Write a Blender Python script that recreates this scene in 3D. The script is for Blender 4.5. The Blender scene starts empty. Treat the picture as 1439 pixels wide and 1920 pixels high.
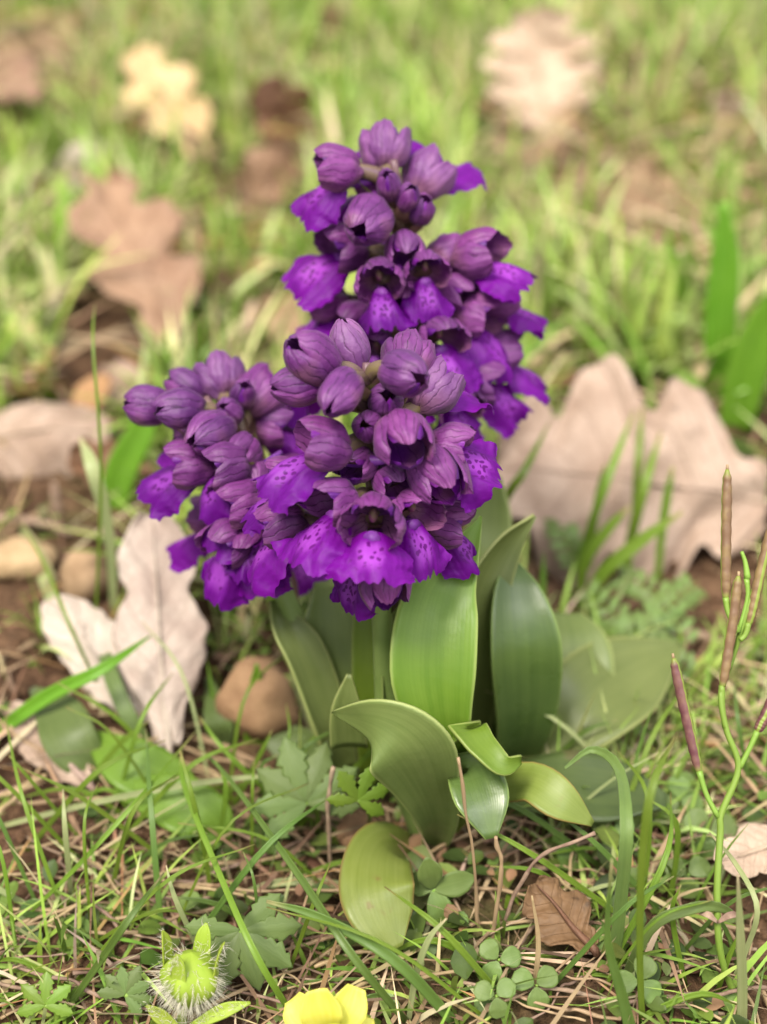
import bpy, math, random
import numpy as np
from mathutils import Matrix, Vector

random.seed(7); np.random.seed(7); RNG = np.random.default_rng(7)
R = math.radians
S = 0.01                                    # the script thinks in centimetres, the scene is in metres
scene = bpy.context.scene
col = scene.collection

# ------------------------------------------------------------------ camera, sky, sun, exposure
PITCH, CAMH, FPX = R(35.0), 20.8, 2638.0
cam_d = bpy.data.cameras.new('camera'); cam = bpy.data.objects.new('camera', cam_d); col.objects.link(cam)
cam.location = (0, 0, CAMH * S); cam.rotation_euler = (R(90) - PITCH, 0, 0)
cam_d.sensor_fit = 'VERTICAL'; cam_d.sensor_height = 36.0; cam_d.lens = 36.0 * FPX / 1920.0
cam_d.clip_start = 0.005; cam_d.clip_end = 200.0
cam_d.dof.use_dof = True; cam_d.dof.focus_distance = 23.6 * S; cam_d.dof.aperture_fstop = 8.8
scene.camera = cam

SUN_EL, SUN_AZ = R(62), R(-40)              # high, a little left of and behind the viewer
world = bpy.data.worlds.new('World'); scene.world = world; world.use_nodes = True
wn, wl = world.node_tree.nodes, world.node_tree.links
wn.clear()
sky = wn.new('ShaderNodeTexSky'); sky.sky_type = 'NISHITA'; sky.sun_disc = False
sky.sun_elevation = SUN_EL; sky.sun_rotation = R(180) + SUN_AZ; sky.air_density = 1.0; sky.dust_density = 4.0
hs = wn.new('ShaderNodeHueSaturation'); hs.inputs['Saturation'].default_value = 0.1   # thin even cloud takes the blue out
bg = wn.new('ShaderNodeBackground'); bg.inputs['Strength'].default_value = 0.068
wo = wn.new('ShaderNodeOutputWorld')
wl.new(sky.outputs[0], hs.inputs['Color']); wl.new(hs.outputs[0], bg.inputs[0]); wl.new(bg.outputs[0], wo.inputs[0])
sun_d = bpy.data.lights.new('sun', 'SUN'); sun_d.energy = 1.5; sun_d.angle = R(18); sun_d.color = (1.0, 0.93, 0.80)
sun = bpy.data.objects.new('sun', sun_d); col.objects.link(sun)
_sv = Vector((math.sin(SUN_AZ) * math.cos(SUN_EL), -math.cos(SUN_AZ) * math.cos(SUN_EL), math.sin(SUN_EL)))
sun.rotation_euler = _sv.to_track_quat('Z', 'Y').to_euler()
vs = scene.view_settings; scene.display_settings.display_device = 'sRGB'
vs.view_transform = 'Standard'; vs.look = 'None'; vs.gamma = 1.0; vs.use_curve_mapping = False
vs.exposure = 1.97
scene.render.engine = 'CYCLES'
scene.cycles.use_denoising = True; scene.cycles.max_bounces = 8; scene.cycles.transparent_max_bounces = 6

# ------------------------------------------------------------------ from the photograph's rows and columns to places
CAM = np.array([0, 0, CAMH]); DV = np.array([0, math.cos(PITCH), -math.sin(PITCH)])
UV_ = np.array([0, math.sin(PITCH), math.cos(PITCH)]); RV = np.array([1.0, 0, 0])
def ray(px, py): return DV + RV * (px - 719.5) / FPX - UV_ * (py - 960.0) / FPX
def D(px, py, z): return CAM + ray(px, py) * z                      # at depth z
def Y(px, py, y): r = ray(px, py); return CAM + r * (y / r[1])      # in the upright plane y
def G(px, py, h=0.0): r = ray(px, py); return CAM + r * ((h - CAMH) / r[2])   # at height h

_gr = np.random.default_rng(3)
_gw = [(_gr.normal(0, 1, 2) * f, _gr.uniform(0, 6.28), a) for f, a in ((.12, .35), (.2, .3), (.35, .16), (.6, .1), (.9, .07), (1.6, .05), (2.3, .035), (3.5, .02), (4.5, .02))]
def gh(x, y):
    x = np.asarray(x, float); y = np.asarray(y, float); z = np.zeros(np.broadcast(x, y).shape)
    for k, ph, a in _gw: z = z + a * np.sin(k[0] * x + k[1] * y + ph)
    return z - .25

def pix(p):
    q = np.asarray(p, float) - CAM; z = q.dot(DV); return 719.5 + FPX * q[0] / z, 960 - FPX * q.dot(UV_) / z, z
def on_ground(px, py, h=0.0):
    p = G(px, py, 0.0)
    for _ in range(3): p = G(px, py, float(gh(p[0], p[1])) + h)
    return p
def settle(p, h):
    x, y, z = pix(p); return on_ground(x, y, h)
def rooted(pts, cap):
    """blade rooted where its first point meets the soil, upright from there until it reaches the height cap, then arching over"""
    q0 = settle(pts[0], -.08); out = [q0]; ratio = [pix(q0)[2] / pix(pts[0])[2]]
    for i, p in enumerate(pts[1:], 1):
        x, y, z = pix(p); c = Y(x, y, q0[1] + .12 * i); g_ = float(gh(c[0], c[1]))
        if c[2] - g_ > cap or c[2] - g_ < .1: c = on_ground(x, y, cap if c[2] - g_ > cap else .12)
        out.append(c); ratio.append(pix(c)[2] / z)
    return out, float(np.mean(ratio))

# ------------------------------------------------------------------ mesh helpers
def mk(name, verts, faces, mat, parent=None, uv=None, smooth=True, tint=None):
    me = bpy.data.meshes.new(name)
    me.from_pydata((np.asarray(verts, float) * S).tolist(), [], faces if isinstance(faces, list) else faces.tolist())
    if uv is not None:
        lay = me.uv_layers.new(name='UVMap')
        idx = np.empty(len(me.loops), np.int32); me.loops.foreach_get('vertex_index', idx)
        lay.data.foreach_set('uv', np.asarray(uv, np.float32)[idx].ravel())
    if tint is not None:
        at = me.color_attributes.new('tint', 'FLOAT_COLOR', 'POINT')
        at.data.foreach_set('color', np.asarray(tint, np.float32).ravel())
    if smooth: me.polygons.foreach_set('use_smooth', np.ones(len(me.polygons), bool))
    me.materials.append(mat); me.update()
    o = bpy.data.objects.new(name, me); col.objects.link(o)
    if parent is not None: o.parent = parent
    return o
def tag(o, label, cat, group=None, kind=None):
    o['label'] = label
    if cat: o['category'] = cat
    if group: o['group'] = group
    if kind: o['kind'] = kind
    return o
def empty(name, loc, label, cat, group=None):
    o = bpy.data.objects.new(name, None); col.objects.link(o); o.location = Vector(loc) * S; o.empty_display_size = .005
    return tag(o, label, cat, group)

def gridfaces(nu, nv, off=0, flip=False):
    i = np.arange(nu - 1)[None, :] + np.arange(nv - 1)[:, None] * nu
    f = np.stack([i, i + 1, i + 1 + nu, i + nu], -1).reshape(-1, 4) + off
    return f[:, ::-1] if flip else f
def sheet(Pts, thick=0.0):
    """Pts: (nv, nu, 3) grid -> verts, faces, uv; thick gives it a lower side and a rim."""
    nv, nu, _ = Pts.shape
    u, v = np.meshgrid(np.linspace(0, 1, nu), np.linspace(0, 1, nv)); uv = np.stack([u, v], -1).reshape(-1, 2)
    V = Pts.reshape(-1, 3); F = gridfaces(nu, nv)
    if thick <= 0: return V, F.tolist(), uv
    n = np.cross(np.gradient(Pts, axis=1), np.gradient(Pts, axis=0)); n /= np.linalg.norm(n, axis=-1, keepdims=True) + 1e-9
    V2 = (Pts - n * thick).reshape(-1, 3); F2 = gridfaces(nu, nv, nu * nv, True)
    b = np.concatenate([np.arange(nu), nu * np.arange(1, nv) + nu - 1, nu * (nv - 1) + np.arange(nu - 2, -1, -1), nu * np.arange(nv - 2, 0, -1)])
    b2 = np.roll(b, -1); rim = np.stack([b2, b, b + nu * nv, b2 + nu * nv], -1)
    return np.vstack([V, V2]), np.vstack([F, F2, rim]).tolist(), np.vstack([uv, uv])
def smooth_path(pts, n):
    """Catmull-Rom through the points, n samples."""
    p = np.asarray(pts, float); m = len(p)
    if m == 2: return p[0] + (p[1] - p[0]) * np.linspace(0, 1, n)[:, None]
    q = np.vstack([2 * p[0] - p[1], p, 2 * p[-1] - p[-2]]); t = np.linspace(0, m - 1 - 1e-9, n); i = t.astype(int); f = (t - i)[:, None]
    a, b, c, d = q[i], q[i + 1], q[i + 2], q[i + 3]
    return .5 * (2 * b + (c - a) * f + (2 * a - 5 * b + 4 * c - d) * f ** 2 + (3 * b - a - 3 * c + d) * f ** 3)
def lerpn(vals, n):
    v = np.asarray(vals, float)
    if v.ndim == 0 or len(v) == 1: return np.full(n, float(np.ravel(v)[0]))
    return smooth_path(np.stack([v, v * 0, v * 0], 1), n)[:, 0]
def tube(pts, rad, n=10, k=8, cap=True):
    c = smooth_path(pts, n); r = np.maximum(lerpn(rad, n), 1e-4); t = np.gradient(c, axis=0); t /= np.linalg.norm(t, axis=1, keepdims=True) + 1e-9
    ref = np.array([.31, .2, .93]) if abs(t[:, 2]).mean() < .8 else np.array([1, .1, .1.real])
    s = np.cross(t, ref); s /= np.linalg.norm(s, axis=1, keepdims=True); w = np.cross(s, t)
    a = np.linspace(0, 2 * math.pi, k, endpoint=False)
    V = (c[:, None] + r[:, None, None] * (np.cos(a)[None, :, None] * s[:, None] + np.sin(a)[None, :, None] * w[:, None])).reshape(-1, 3)
    i = np.arange(k); F = []
    for j in range(n - 1):
        F += np.stack([j * k + i, j * k + (i + 1) % k, (j + 1) * k + (i + 1) % k, (j + 1) * k + i], 1).tolist()
    if cap: F += [list(range(k))[::-1], [(n - 1) * k + q for q in range(k)]]
    uv = np.stack([np.tile(np.arange(k) / k, n), np.repeat(np.linspace(0, 1, n), k)], 1)
    return V, F, uv
def ribbon(pts, widths, nrm=(0, -1, .6), cup=0.0, twist=0.0, nu=7, nv=18, thick=0.0, wave=0.0, seed=0, tip=None, keel=0.0):
    """A blade or leaf: centre line, full widths, a hint for the side it shows, cup (edges rise towards the normal), twist in degrees."""
    c = smooth_path(pts, nv); w = np.maximum(lerpn(widths, nv), .004) * .5; tw = np.radians(lerpn(twist, nv)); cp = lerpn(cup, nv)
    t = np.gradient(c, axis=0); t /= np.linalg.norm(t, axis=1, keepdims=True) + 1e-9
    nr = np.asarray(nrm, float)
    nr = np.tile(nr, (nv, 1)) if nr.ndim == 1 else smooth_path(nr, nv)
    s = np.cross(t, nr); s /= np.linalg.norm(s, axis=1, keepdims=True) + 1e-9; n = np.cross(s, t)
    s2 = s * np.cos(tw)[:, None] + n * np.sin(tw)[:, None]; n2 = -s * np.sin(tw)[:, None] + n * np.cos(tw)[:, None]
    u = np.linspace(-1, 1, nu); rg = np.random.default_rng(seed); ph = rg.uniform(0, 6.28, 4)
    a = cp[:, None] * u[None, :]                                   # bend angle across the blade
    safe = np.where(np.abs(cp) < 1e-3, 1, cp)[:, None]
    X = np.where(np.abs(cp)[:, None] < 1e-3, u[None, :], np.sin(a) / safe); Z = np.where(np.abs(cp)[:, None] < 1e-3, 0, (1 - np.cos(a)) / safe)
    vv = np.linspace(0, 1, nv)[:, None]
    Z = Z + keel * np.abs(u)[None, :]
    Z = Z + wave * np.abs(u)[None, :] * (np.sin(vv * 17 + ph[0] + u[None, :] * 1.5) + .6 * np.sin(vv * 29 + ph[1] - u * 2)) * .5
    return sheet(c[:, None] + w[:, None, None] * (X[..., None] * s2[:, None] + Z[..., None] * n2[:, None]), thick)

# ------------------------------------------------------------------ materials
class NT:
    def __init__(s, name):
        s.m = bpy.data.materials.new(name); s.m.use_nodes = True; s.n = s.m.node_tree.nodes; s.l = s.m.node_tree.links; s.n.clear()
    def node(s, t, **kw):
        nd = s.n.new(t)
        for k, v in kw.items(): setattr(nd, k, v)
        return nd
    def set(s, nd, key, v):
        if hasattr(v, 'is_output'): s.l.new(v, nd.inputs[key])
        elif isinstance(v, (tuple, list)) and len(v) == 3 and nd.inputs[key].type == 'RGBA': nd.inputs[key].default_value = (*v, 1)
        else: nd.inputs[key].default_value = v
    def math(s, op, a, b=0.0, c=None):
        nd = s.node('ShaderNodeMath', operation=op); s.set(nd, 0, a); s.set(nd, 1, b)
        if c is not None: s.set(nd, 2, c)
        return nd.outputs[0]
    def mix(s, f, a, b, mode='MIX'):
        nd = s.node('ShaderNodeMixRGB', blend_type=mode); s.set(nd, 0, f); s.set(nd, 1, a); s.set(nd, 2, b); return nd.outputs[0]
    def step(s, v, lo, hi, a=0.0, b=1.0):
        nd = s.node('ShaderNodeMapRange', interpolation_type='SMOOTHSTEP'); s.set(nd, 0, v); s.set(nd, 1, lo); s.set(nd, 2, hi); s.set(nd, 3, a); s.set(nd, 4, b); return nd.outputs[0]
    def noise(s, vec, scale, det=3, rough=.55, out=0):
        nd = s.node('ShaderNodeTexNoise'); s.set(nd, 'Scale', scale); s.set(nd, 'Detail', det); s.set(nd, 'Roughness', rough)
        if vec is not None: s.l.new(vec, nd.inputs['Vector'])
        return nd.outputs[out]
    def tc(s, k='UV'): return s.node('ShaderNodeTexCoord').outputs[k]
    def xyz(s, v):
        nd = s.node('ShaderNodeSeparateXYZ'); s.l.new(v, nd.inputs[0]); return nd.outputs
    def comb(s, x, y, z=0.0):
        nd = s.node('ShaderNodeCombineXYZ'); s.set(nd, 0, x); s.set(nd, 1, y); s.set(nd, 2, z); return nd.outputs[0]
    def rnd(s): return s.node('ShaderNodeObjectInfo').outputs['Random']
    def hsv(s, c, h=.5, sat=1.0, v=1.0):
        nd = s.node('ShaderNodeHueSaturation'); s.set(nd, 'Hue', h); s.set(nd, 'Saturation', sat); s.set(nd, 'Value', v); s.set(nd, 'Color', c); return nd.outputs[0]
    def end(s, colr, rough=.5, trans=0.0, tcol=None, bump=None, bstr=.3, bdist=.0003, spec=.4, sheen=0.0, coat=0.0):
        p = s.node('ShaderNodeBsdfPrincipled'); s.set(p, 'Base Color', colr); s.set(p, 'Roughness', rough); s.set(p, 'Specular IOR Level', spec)
        if sheen: s.set(p, 'Sheen Weight', sheen); s.set(p, 'Sheen Roughness', .4)
        if coat: s.set(p, 'Coat Weight', coat); s.set(p, 'Coat Roughness', .3)
        if bump is not None:
            b = s.node('ShaderNodeBump'); s.set(b, 'Strength', bstr); s.set(b, 'Distance', bdist); s.set(b, 'Height', bump); s.l.new(b.outputs[0], p.inputs['Normal'])
        o = s.node('ShaderNodeOutputMaterial'); res = p.outputs[0]
        if trans:
            t = s.node('ShaderNodeBsdfTranslucent'); s.set(t, 0, tcol if tcol is not None else colr)
            mx = s.node('ShaderNodeMixShader'); s.set(mx, 0, trans); s.l.new(res, mx.inputs[1]); s.l.new(t.outputs[0], mx.inputs[2]); res = mx.outputs[0]
        s.l.new(res, o.inputs[0]); return s.m

def mat_hood(name, ca, cb, cv, nve=6):
    """tepal: dusky purple with darker veins running from base to tip"""
    t = NT(name); uv = t.tc(); x = t.xyz(uv); g = t.noise(t.tc('Object'), 260, 3)
    du = t.math('ADD', x[0], t.math('MULTIPLY', t.math('SUBTRACT', t.noise(t.comb(x[0], x[1], t.math('MULTIPLY', t.rnd(), 50.0)), 4, 3), .5), .22))
    br = t.math('MULTIPLY', t.math('SINE', t.math('MULTIPLY', x[1], 23.0)), .012)
    ln = t.math('ABSOLUTE', t.math('SINE', t.math('MULTIPLY', t.math('ADD', du, br), t.math('MULTIPLY_ADD', t.rnd(), 7.0, math.pi * (nve - 1.2)))))
    vein = t.math('MULTIPLY', t.step(ln, .0, .3, 1, 0), t.step(t.noise(uv, 7, 2), .3, .6, .25, 1))
    c = t.mix(t.step(g, .35, .68), ca, cb)
    c = t.mix(t.math('MULTIPLY', t.step(x[1], .0, .3, 1, 0), .3), c, (.22, .17, .07))     # greenish claw
    c = t.mix(t.math('MULTIPLY', t.step(t.noise(t.tc('Object'), 110, 2), .5, .68), .5), c, (.20, .085, .10))    # brownish flush
    c = t.mix(t.math('MULTIPLY', vein, .92), c, cv)
    c = t.hsv(c, t.math('MULTIPLY_ADD', t.rnd(), .03, .485), 1.0, t.math('MULTIPLY_ADD', t.rnd(), .35, .82))
    h = t.math('ADD', t.math('MULTIPLY', t.step(ln, 0, .5), .35), t.math('ADD', t.noise(t.tc('Object'), 900, 3), t.noise(t.tc('Object'), 330, 2)))
    return t.end(c, .5, .14, None, h, .5, .00035, .35, .05)
def mat_lip():
    t = NT('lip_purple'); uv = t.tc(); x = t.xyz(uv)
    du = t.math('ABSOLUTE', t.math('SUBTRACT', x[0], .5))
    n = t.noise(uv, 6, 3); c = t.mix(n, (.075, .0004, .135), (.150, .001, .265))
    pale = t.math('MULTIPLY', t.step(t.math('ADD', du, t.math('MULTIPLY', t.math('SUBTRACT', n, .5), .14)), .06, .19, 1, 0), t.math('MULTIPLY', t.step(x[1], .16, .36), t.step(x[1], .62, .86, 1, 0)))
    c = t.mix(t.math('MULTIPLY', pale, .62), c, (.34, .06, .50))
    sc = t.comb(t.math('MULTIPLY', x[0], 14.0), t.math('MULTIPLY', x[1], 9.5), t.math('MULTIPLY', t.rnd(), 40.0))
    vo = t.node('ShaderNodeTexVoronoi'); t.set(vo, 'Scale', 1.0); t.set(vo, 'Randomness', .75); t.l.new(sc, vo.inputs['Vector'])
    sp = t.math('MULTIPLY', t.step(t.math('ADD', vo.outputs['Distance'], t.math('MULTIPLY', t.noise(uv, 30, 1), .12)), .42, .5, 1, 0), t.math('MULTIPLY', t.step(du, .15, .27, 1, 0), t.math('MULTIPLY', t.step(x[1], .16, .28), t.step(x[1], .68, .82, 1, 0))))
    c = t.mix(t.math('MULTIPLY', sp, .93), c, (.085, .0, .13))
    c = t.hsv(c, t.math('MULTIPLY_ADD', t.rnd(), .010, .499), 1.0, t.math('MULTIPLY_ADD', t.rnd(), .3, .82))
    h = t.math('ADD', t.math('SINE', t.math('MULTIPLY', t.math('ADD', x[0], t.math('MULTIPLY', n, .1)), 75.0)), t.math('MULTIPLY', t.noise(t.tc('Object'), 800, 2), 2.0))
    return t.end(c, .55, .25, None, h, .12, .00025, .22)
def mat_leaf(name, ca, cb, nve=26, rough=.45, trans=.3, edge=None, blotch=None, bs=.25, sheen=0., coat=0., nsc=90, dark=.75, tipc=None):
    """long veined leaf; ca/cb mottled along the blade, lines from base to tip"""
    t = NT(name); uv = t.tc(); x = t.xyz(uv); ob = t.tc('Object')
    st = t.noise(t.comb(t.math('MULTIPLY', x[0], 14.0), t.math('MULTIPLY', x[1], 1.6), t.math('MULTIPLY', t.rnd(), 30.0)), 1.0, 4)
    c = t.mix(t.step(t.math('ADD', t.math('MULTIPLY', st, .6), t.math('MULTIPLY', t.noise(ob, nsc, 4), .55)), .28, .78), ca, cb)
    ln = t.math('ABSOLUTE', t.math('SINE', t.math('MULTIPLY', t.math('ADD', x[0], t.math('MULTIPLY', t.noise(uv, 3, 1), .03)), math.pi * nve)))
    c = t.mix(t.step(ln, 0, .5, .09, 0), c, tuple(k * dark for k in ca))
    if edge:
        e = t.math('ABSOLUTE', t.math('SUBTRACT', x[0], .5)); c = t.mix(t.math('MULTIPLY', t.step(e, .455, .5), .8), c, edge)
    if tipc: c = t.mix(t.step(t.math('ADD', x[1], t.math('MULTIPLY', t.noise(ob, 300, 2), .08)), .88, 1.02), c, tipc)
    if blotch: c = t.mix(t.step(t.noise(ob, 170, 3), .62, .74, 0, .85), c, blotch)
    c = t.hsv(c, t.math('MULTIPLY_ADD', t.rnd(), .02, .49), 1.0, t.math('MULTIPLY_ADD', t.rnd(), .3, .85))
    rr = t.step(t.noise(ob, 120, 3), .3, .7, rough - .1, rough + .12)
    return t.end(c, rr, trans, t.mix(.35, c, (.35, .55, .03)), t.math('ADD', t.math('MULTIPLY', ln, .13), t.math('MULTIPLY', t.noise(ob, 420, 4), 1.4)), bs, .00025, .4, sheen, coat)
def mat_stem():
    t = NT('orchid_stem'); x = t.xyz(t.tc()); ob = t.tc('Object'); n = t.noise(ob, 200, 3)
    c = t.mix(n, (.13, .20, .045), (.20, .27, .08)); c = t.mix(t.step(t.math('ADD', x[1], t.math('MULTIPLY', n, .2)), .55, .85), c, t.mix(n, (.12, .045, .11), (.17, .11, .07)))
    return t.end(c, .45, .12, None, n, .2)
def mat_pod(name, ca, cb):
    t = NT(name); x = t.xyz(t.tc()); ob = t.tc('Object'); n = t.noise(ob, 420, 4)
    c = t.mix(t.step(n, .35, .65), ca, cb); k = t.math('ABSOLUTE', t.math('COSINE', t.math('MULTIPLY', x[0], 2 * math.pi)))
    c = t.mix(t.step(t.math('ADD', k, t.math('MULTIPLY', n, .15)), .32, .5, .9, 0), c, (.20, .27, .04)); c = t.mix(t.step(x[1], .0, .08, .8, 0), c, (.2, .27, .04)); c = t.mix(t.step(x[1], .9, 1.0, 0, .8), c, (.2, .27, .04))
    return t.end(c, .5, .08, None, n, .4, .0004)
def mat_dry(name, ca, cb, cv, trans=.12):
    """dead oak leaf: midrib and side veins, mottling, specks"""
    t = NT(name); uv = t.tc(); x = t.xyz(uv); ob = t.tc('Object')
    a = t.math('ABSOLUTE', t.math('SUBTRACT', x[0], .5))
    mid = t.step(a, .0, .02, 1, 0)
    sv = t.math('ABSOLUTE', t.math('SINE', t.math('MULTIPLY', t.math('SUBTRACT', t.math('ADD', x[1], t.math('MULTIPLY', t.noise(uv, 4, 1), .03)), t.math('MULTIPLY', a, .42)), math.pi * 7)))
    vein = t.math('MAXIMUM', mid, t.math('MULTIPLY', t.step(sv, 0, .16, 1, 0), .7))
    net = t.node('ShaderNodeTexVoronoi', feature='DISTANCE_TO_EDGE'); t.set(net, 'Scale', 420.0); t.l.new(ob, net.inputs['Vector'])
    c = t.mix(t.step(t.noise(ob, 60, 5, .65), .32, .68), ca, cb)
    c = t.mix(t.math('MULTIPLY', t.step(net.outputs[0], 0, .12, 1, 0), .22), c, cv)
    c = t.mix(t.math('MULTIPLY', vein, .55), c, cv)
    c = t.mix(t.step(t.noise(ob, 230, 3), .66, .74, 0, .7), c, tuple(k * .35 for k in cb))
    c = t.hsv(c, t.math('MULTIPLY_ADD', t.rnd(), .03, .485), 1.0, t.math('MULTIPLY_ADD', t.rnd(), .25, .88))
    h = t.math('ADD', t.math('MULTIPLY', vein, 1.5), t.math('ADD', net.outputs[0], t.math('MULTIPLY', t.noise(ob, 300, 4), 1.5)))
    return t.end(c, .6, trans, None, h, .5, .0005, .3)
def mat_plain(name, ca, cb, sc=200, rough=.6, trans=0., bs=.3, bd=.0004, sheen=0., spec=.3):
    t = NT(name); ob = t.tc('Object'); n = t.noise(ob, sc, 5, .62)
    c = t.mix(t.step(n, .3, .7), ca, cb)
    c = t.hsv(c, t.math('MULTIPLY_ADD', t.rnd(), .02, .49), 1.0, t.math('MULTIPLY_ADD', t.rnd(), .3, .85))
    return t.end(c, rough, trans, None, n, bs, bd, spec, sheen)
def mat_tint(name, rough=.5, trans=.35, sc=500):
    t = NT(name); a = t.node('ShaderNodeVertexColor', layer_name='tint').outputs[0]
    c = t.mix(1.0, a, t.mix(t.noise(t.tc('Object'), sc, 3), (.7, .7, .7), (1.25, 1.25, 1.25)), 'MULTIPLY')
    return t.end(c, rough, trans, None, t.noise(t.tc('Object'), 900, 2), .2, .0003, .3)
def mat_soil():
    t = NT('soil'); ob = t.tc('Object'); n = t.noise(ob, 45, 6, .68); f = t.noise(ob, 420, 5, .7)
    c = t.mix(t.step(n, .35, .65), (.085, .043, .024), (.20, .115, .066)); c = t.mix(t.step(f, .38, .66), t.mix(1.0, c, (.5, .5, .5), 'MULTIPLY'), c)
    c = t.mix(t.step(t.noise(ob, 9, 4), .5, .66, 0, .55), c, (.07, .10, .025))          # thin moss and seedlings
    p = t.node('ShaderNodeTexVoronoi'); t.set(p, 'Scale', 330.0); t.l.new(ob, p.inputs['Vector'])
    return t.end(c, .9, 0, None, t.math('ADD', t.math('MULTIPLY', n, 2.0), t.math('ADD', f, t.math('MULTIPLY', p.outputs[0], -.7))), .9, .002, .15)

M = dict(
    hood=mat_hood('tepal_dusky', (.120, .020, .135), (.185, .048, .20), (.028, .003, .03)),
    hood_b=mat_hood('tepal_bud', (.095, .016, .12), (.155, .040, .18), (.020, .002, .024)),
    hood_p=mat_hood('tepal_bright', (.15, .042, .175), (.225, .085, .24), (.06, .01, .06), 6),
    hood_i=mat_hood('petal_inner', (.10, .004, .17), (.15, .012, .24), (.06, .002, .09), 5),
    lip=mat_lip(),
    spur=mat_plain('spur_violet', (.13, .018, .22), (.20, .045, .30), 300, .5, .2),
    ovary=mat_leaf('ovary', (.10, .038, .085), (.15, .11, .05), 3, .5, .12),
    bract=mat_leaf('bract', (.12, .035, .10), (.17, .09, .06), 4, .5, .25, dark=.5),
    column=mat_plain('column', (.20, .15, .07), (.24, .05, .16), 500, .5, .2),
    stem=mat_stem(),
    rachis=mat_leaf('orchid_rachis', (.13, .10, .07), (.19, .20, .06), 5, .5, .12),
    oleaf=mat_leaf('orchid_leaf', (.10, .18, .014), (.15, .235, .025), 22, .42, .34, edge=(.30, .36, .10)),
    oleaf_p=mat_leaf('orchid_leaf_pale', (.115, .155, .04), (.17, .21, .062), 22, .42, .3, edge=(.36, .40, .14)),
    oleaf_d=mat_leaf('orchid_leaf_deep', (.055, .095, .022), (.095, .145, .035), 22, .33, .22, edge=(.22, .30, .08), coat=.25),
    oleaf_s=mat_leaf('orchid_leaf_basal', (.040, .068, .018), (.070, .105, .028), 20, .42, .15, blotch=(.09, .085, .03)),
    oleaf_y=mat_leaf('orchid_leaf_yellowing', (.15, .205, .032), (.215, .27, .06), 18, .42, .3, edge=(.28, .18, .06), blotch=(.2, .13, .04)),
    grass=mat_leaf('grass_blade', (.12, .20, .018), (.19, .285, .035), 7, .42, .38, tipc=(.30, .26, .09)),
    grass_d=mat_leaf('grass_blade_bluish', (.075, .14, .025), (.12, .195, .04), 7, .4, .3, tipc=(.30, .28, .12)),
    grass_p=mat_leaf('grass_blade_pale', (.25, .30, .12), (.36, .38, .18), 7, .5, .3, tipc=(.45, .38, .22)),
    grass_b=mat_leaf('grass_blade_broad', (.13, .30, .02), (.19, .37, .035), 16, .42, .42),
    straw=mat_leaf('straw', (.30, .20, .11), (.46, .33, .19), 6, .55, .2, dark=.6, blotch=(.16, .09, .05)),
    twig=mat_plain('twig_bark', (.16, .10, .07), (.30, .21, .15), 350, .75),
    dry_pale=mat_dry('oak_leaf_pale', (.50, .37, .28), (.38, .26, .19), (.26, .17, .12)),
    dry_white=mat_dry('oak_leaf_bleached', (.56, .48, .40), (.43, .34, .28), (.30, .23, .19)),
    dry_pink=mat_dry('oak_leaf_pinkish', (.42, .31, .245), (.29, .20, .15), (.19, .125, .095)),
    dry_brown=mat_dry('oak_leaf_brown', (.36, .235, .145), (.25, .15, .09), (.15, .085, .05)),
    dry_dark=mat_dry('oak_leaf_dark', (.17, .085, .045), (.11, .055, .03), (.07, .035, .02)),
    dry_gold=mat_dry('oak_leaf_golden', (.60, .44, .24), (.46, .31, .16), (.36, .23, .12)),
    stone=mat_plain('stone_tan', (.26, .17, .09), (.40, .28, .16), 130, .8, 0, .6, .0012),
    stone_b=mat_plain('stone_brown', (.20, .11, .06), (.30, .18, .10), 130, .75, 0, .5, .0012),
    herb=mat_leaf('herb_leaf', (.085, .135, .03), (.13, .185, .05), 9, .55, .3, sheen=.15),
    herb_g=mat_leaf('clover_leaf', (.11, .175, .04), (.16, .23, .06), 9, .5, .33, sheen=.1),
    herb_b=mat_leaf('plantain_leaf', (.13, .22, .02), (.18, .28, .035), 7, .45, .4),
    herbstem=mat_leaf('herb_stem', (.17, .30, .04), (.23, .36, .06), 4, .45, .25),
    pod=mat_pod('seed_pod', (.15, .085, .045), (.21, .14, .06)), pod_r=mat_pod('seed_pod_red', (.11, .038, .045), (.17, .085, .065)),
    budgreen=mat_leaf('hairy_calyx', (.26, .36, .03), (.34, .43, .05), 8, .55, .35, blotch=(.36, .40, .08)),
    hair=mat_plain('hair_white', (.60, .56, .44), (.70, .66, .55), 300, .6, .3),
    yellow=mat_leaf('petal_yellow', (.74, .70, .08), (.80, .77, .16), 9, .5, .4, dark=.9),
    tint=mat_tint('grass_mixed'), tintdry=mat_tint('litter_mixed', .7, .15), soil=mat_soil(),
)

# ------------------------------------------------------------------ ground
yy = np.concatenate([np.linspace(-5000, -60, 12), np.arange(-40, 6, 4), np.arange(6, 50, .32), np.arange(50, 170, 1.2), np.geomspace(175, 5000, 26)])
xx = np.concatenate([-np.geomspace(5000, 40, 26), np.arange(-38, -16, 1.1), np.arange(-16, 16, .32), np.arange(16, 38, 1.1), np.geomspace(40, 5000, 26)])
gx, gy = np.meshgrid(xx, yy); gz = gh(gx, gy)
near = np.clip(1 - np.hypot(gx, gy - 28) / 40, 0, 1); gz = gz + near * RNG.normal(0, .035, gz.shape)
V, F, uv = sheet(np.stack([gx, gy, gz], -1)); g = mk('ground', V, F, M['soil'], None, uv); g['kind'] = 'structure'; g['label'] = 'bare reddish brown soil of the meadow under grass and litter'

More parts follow.
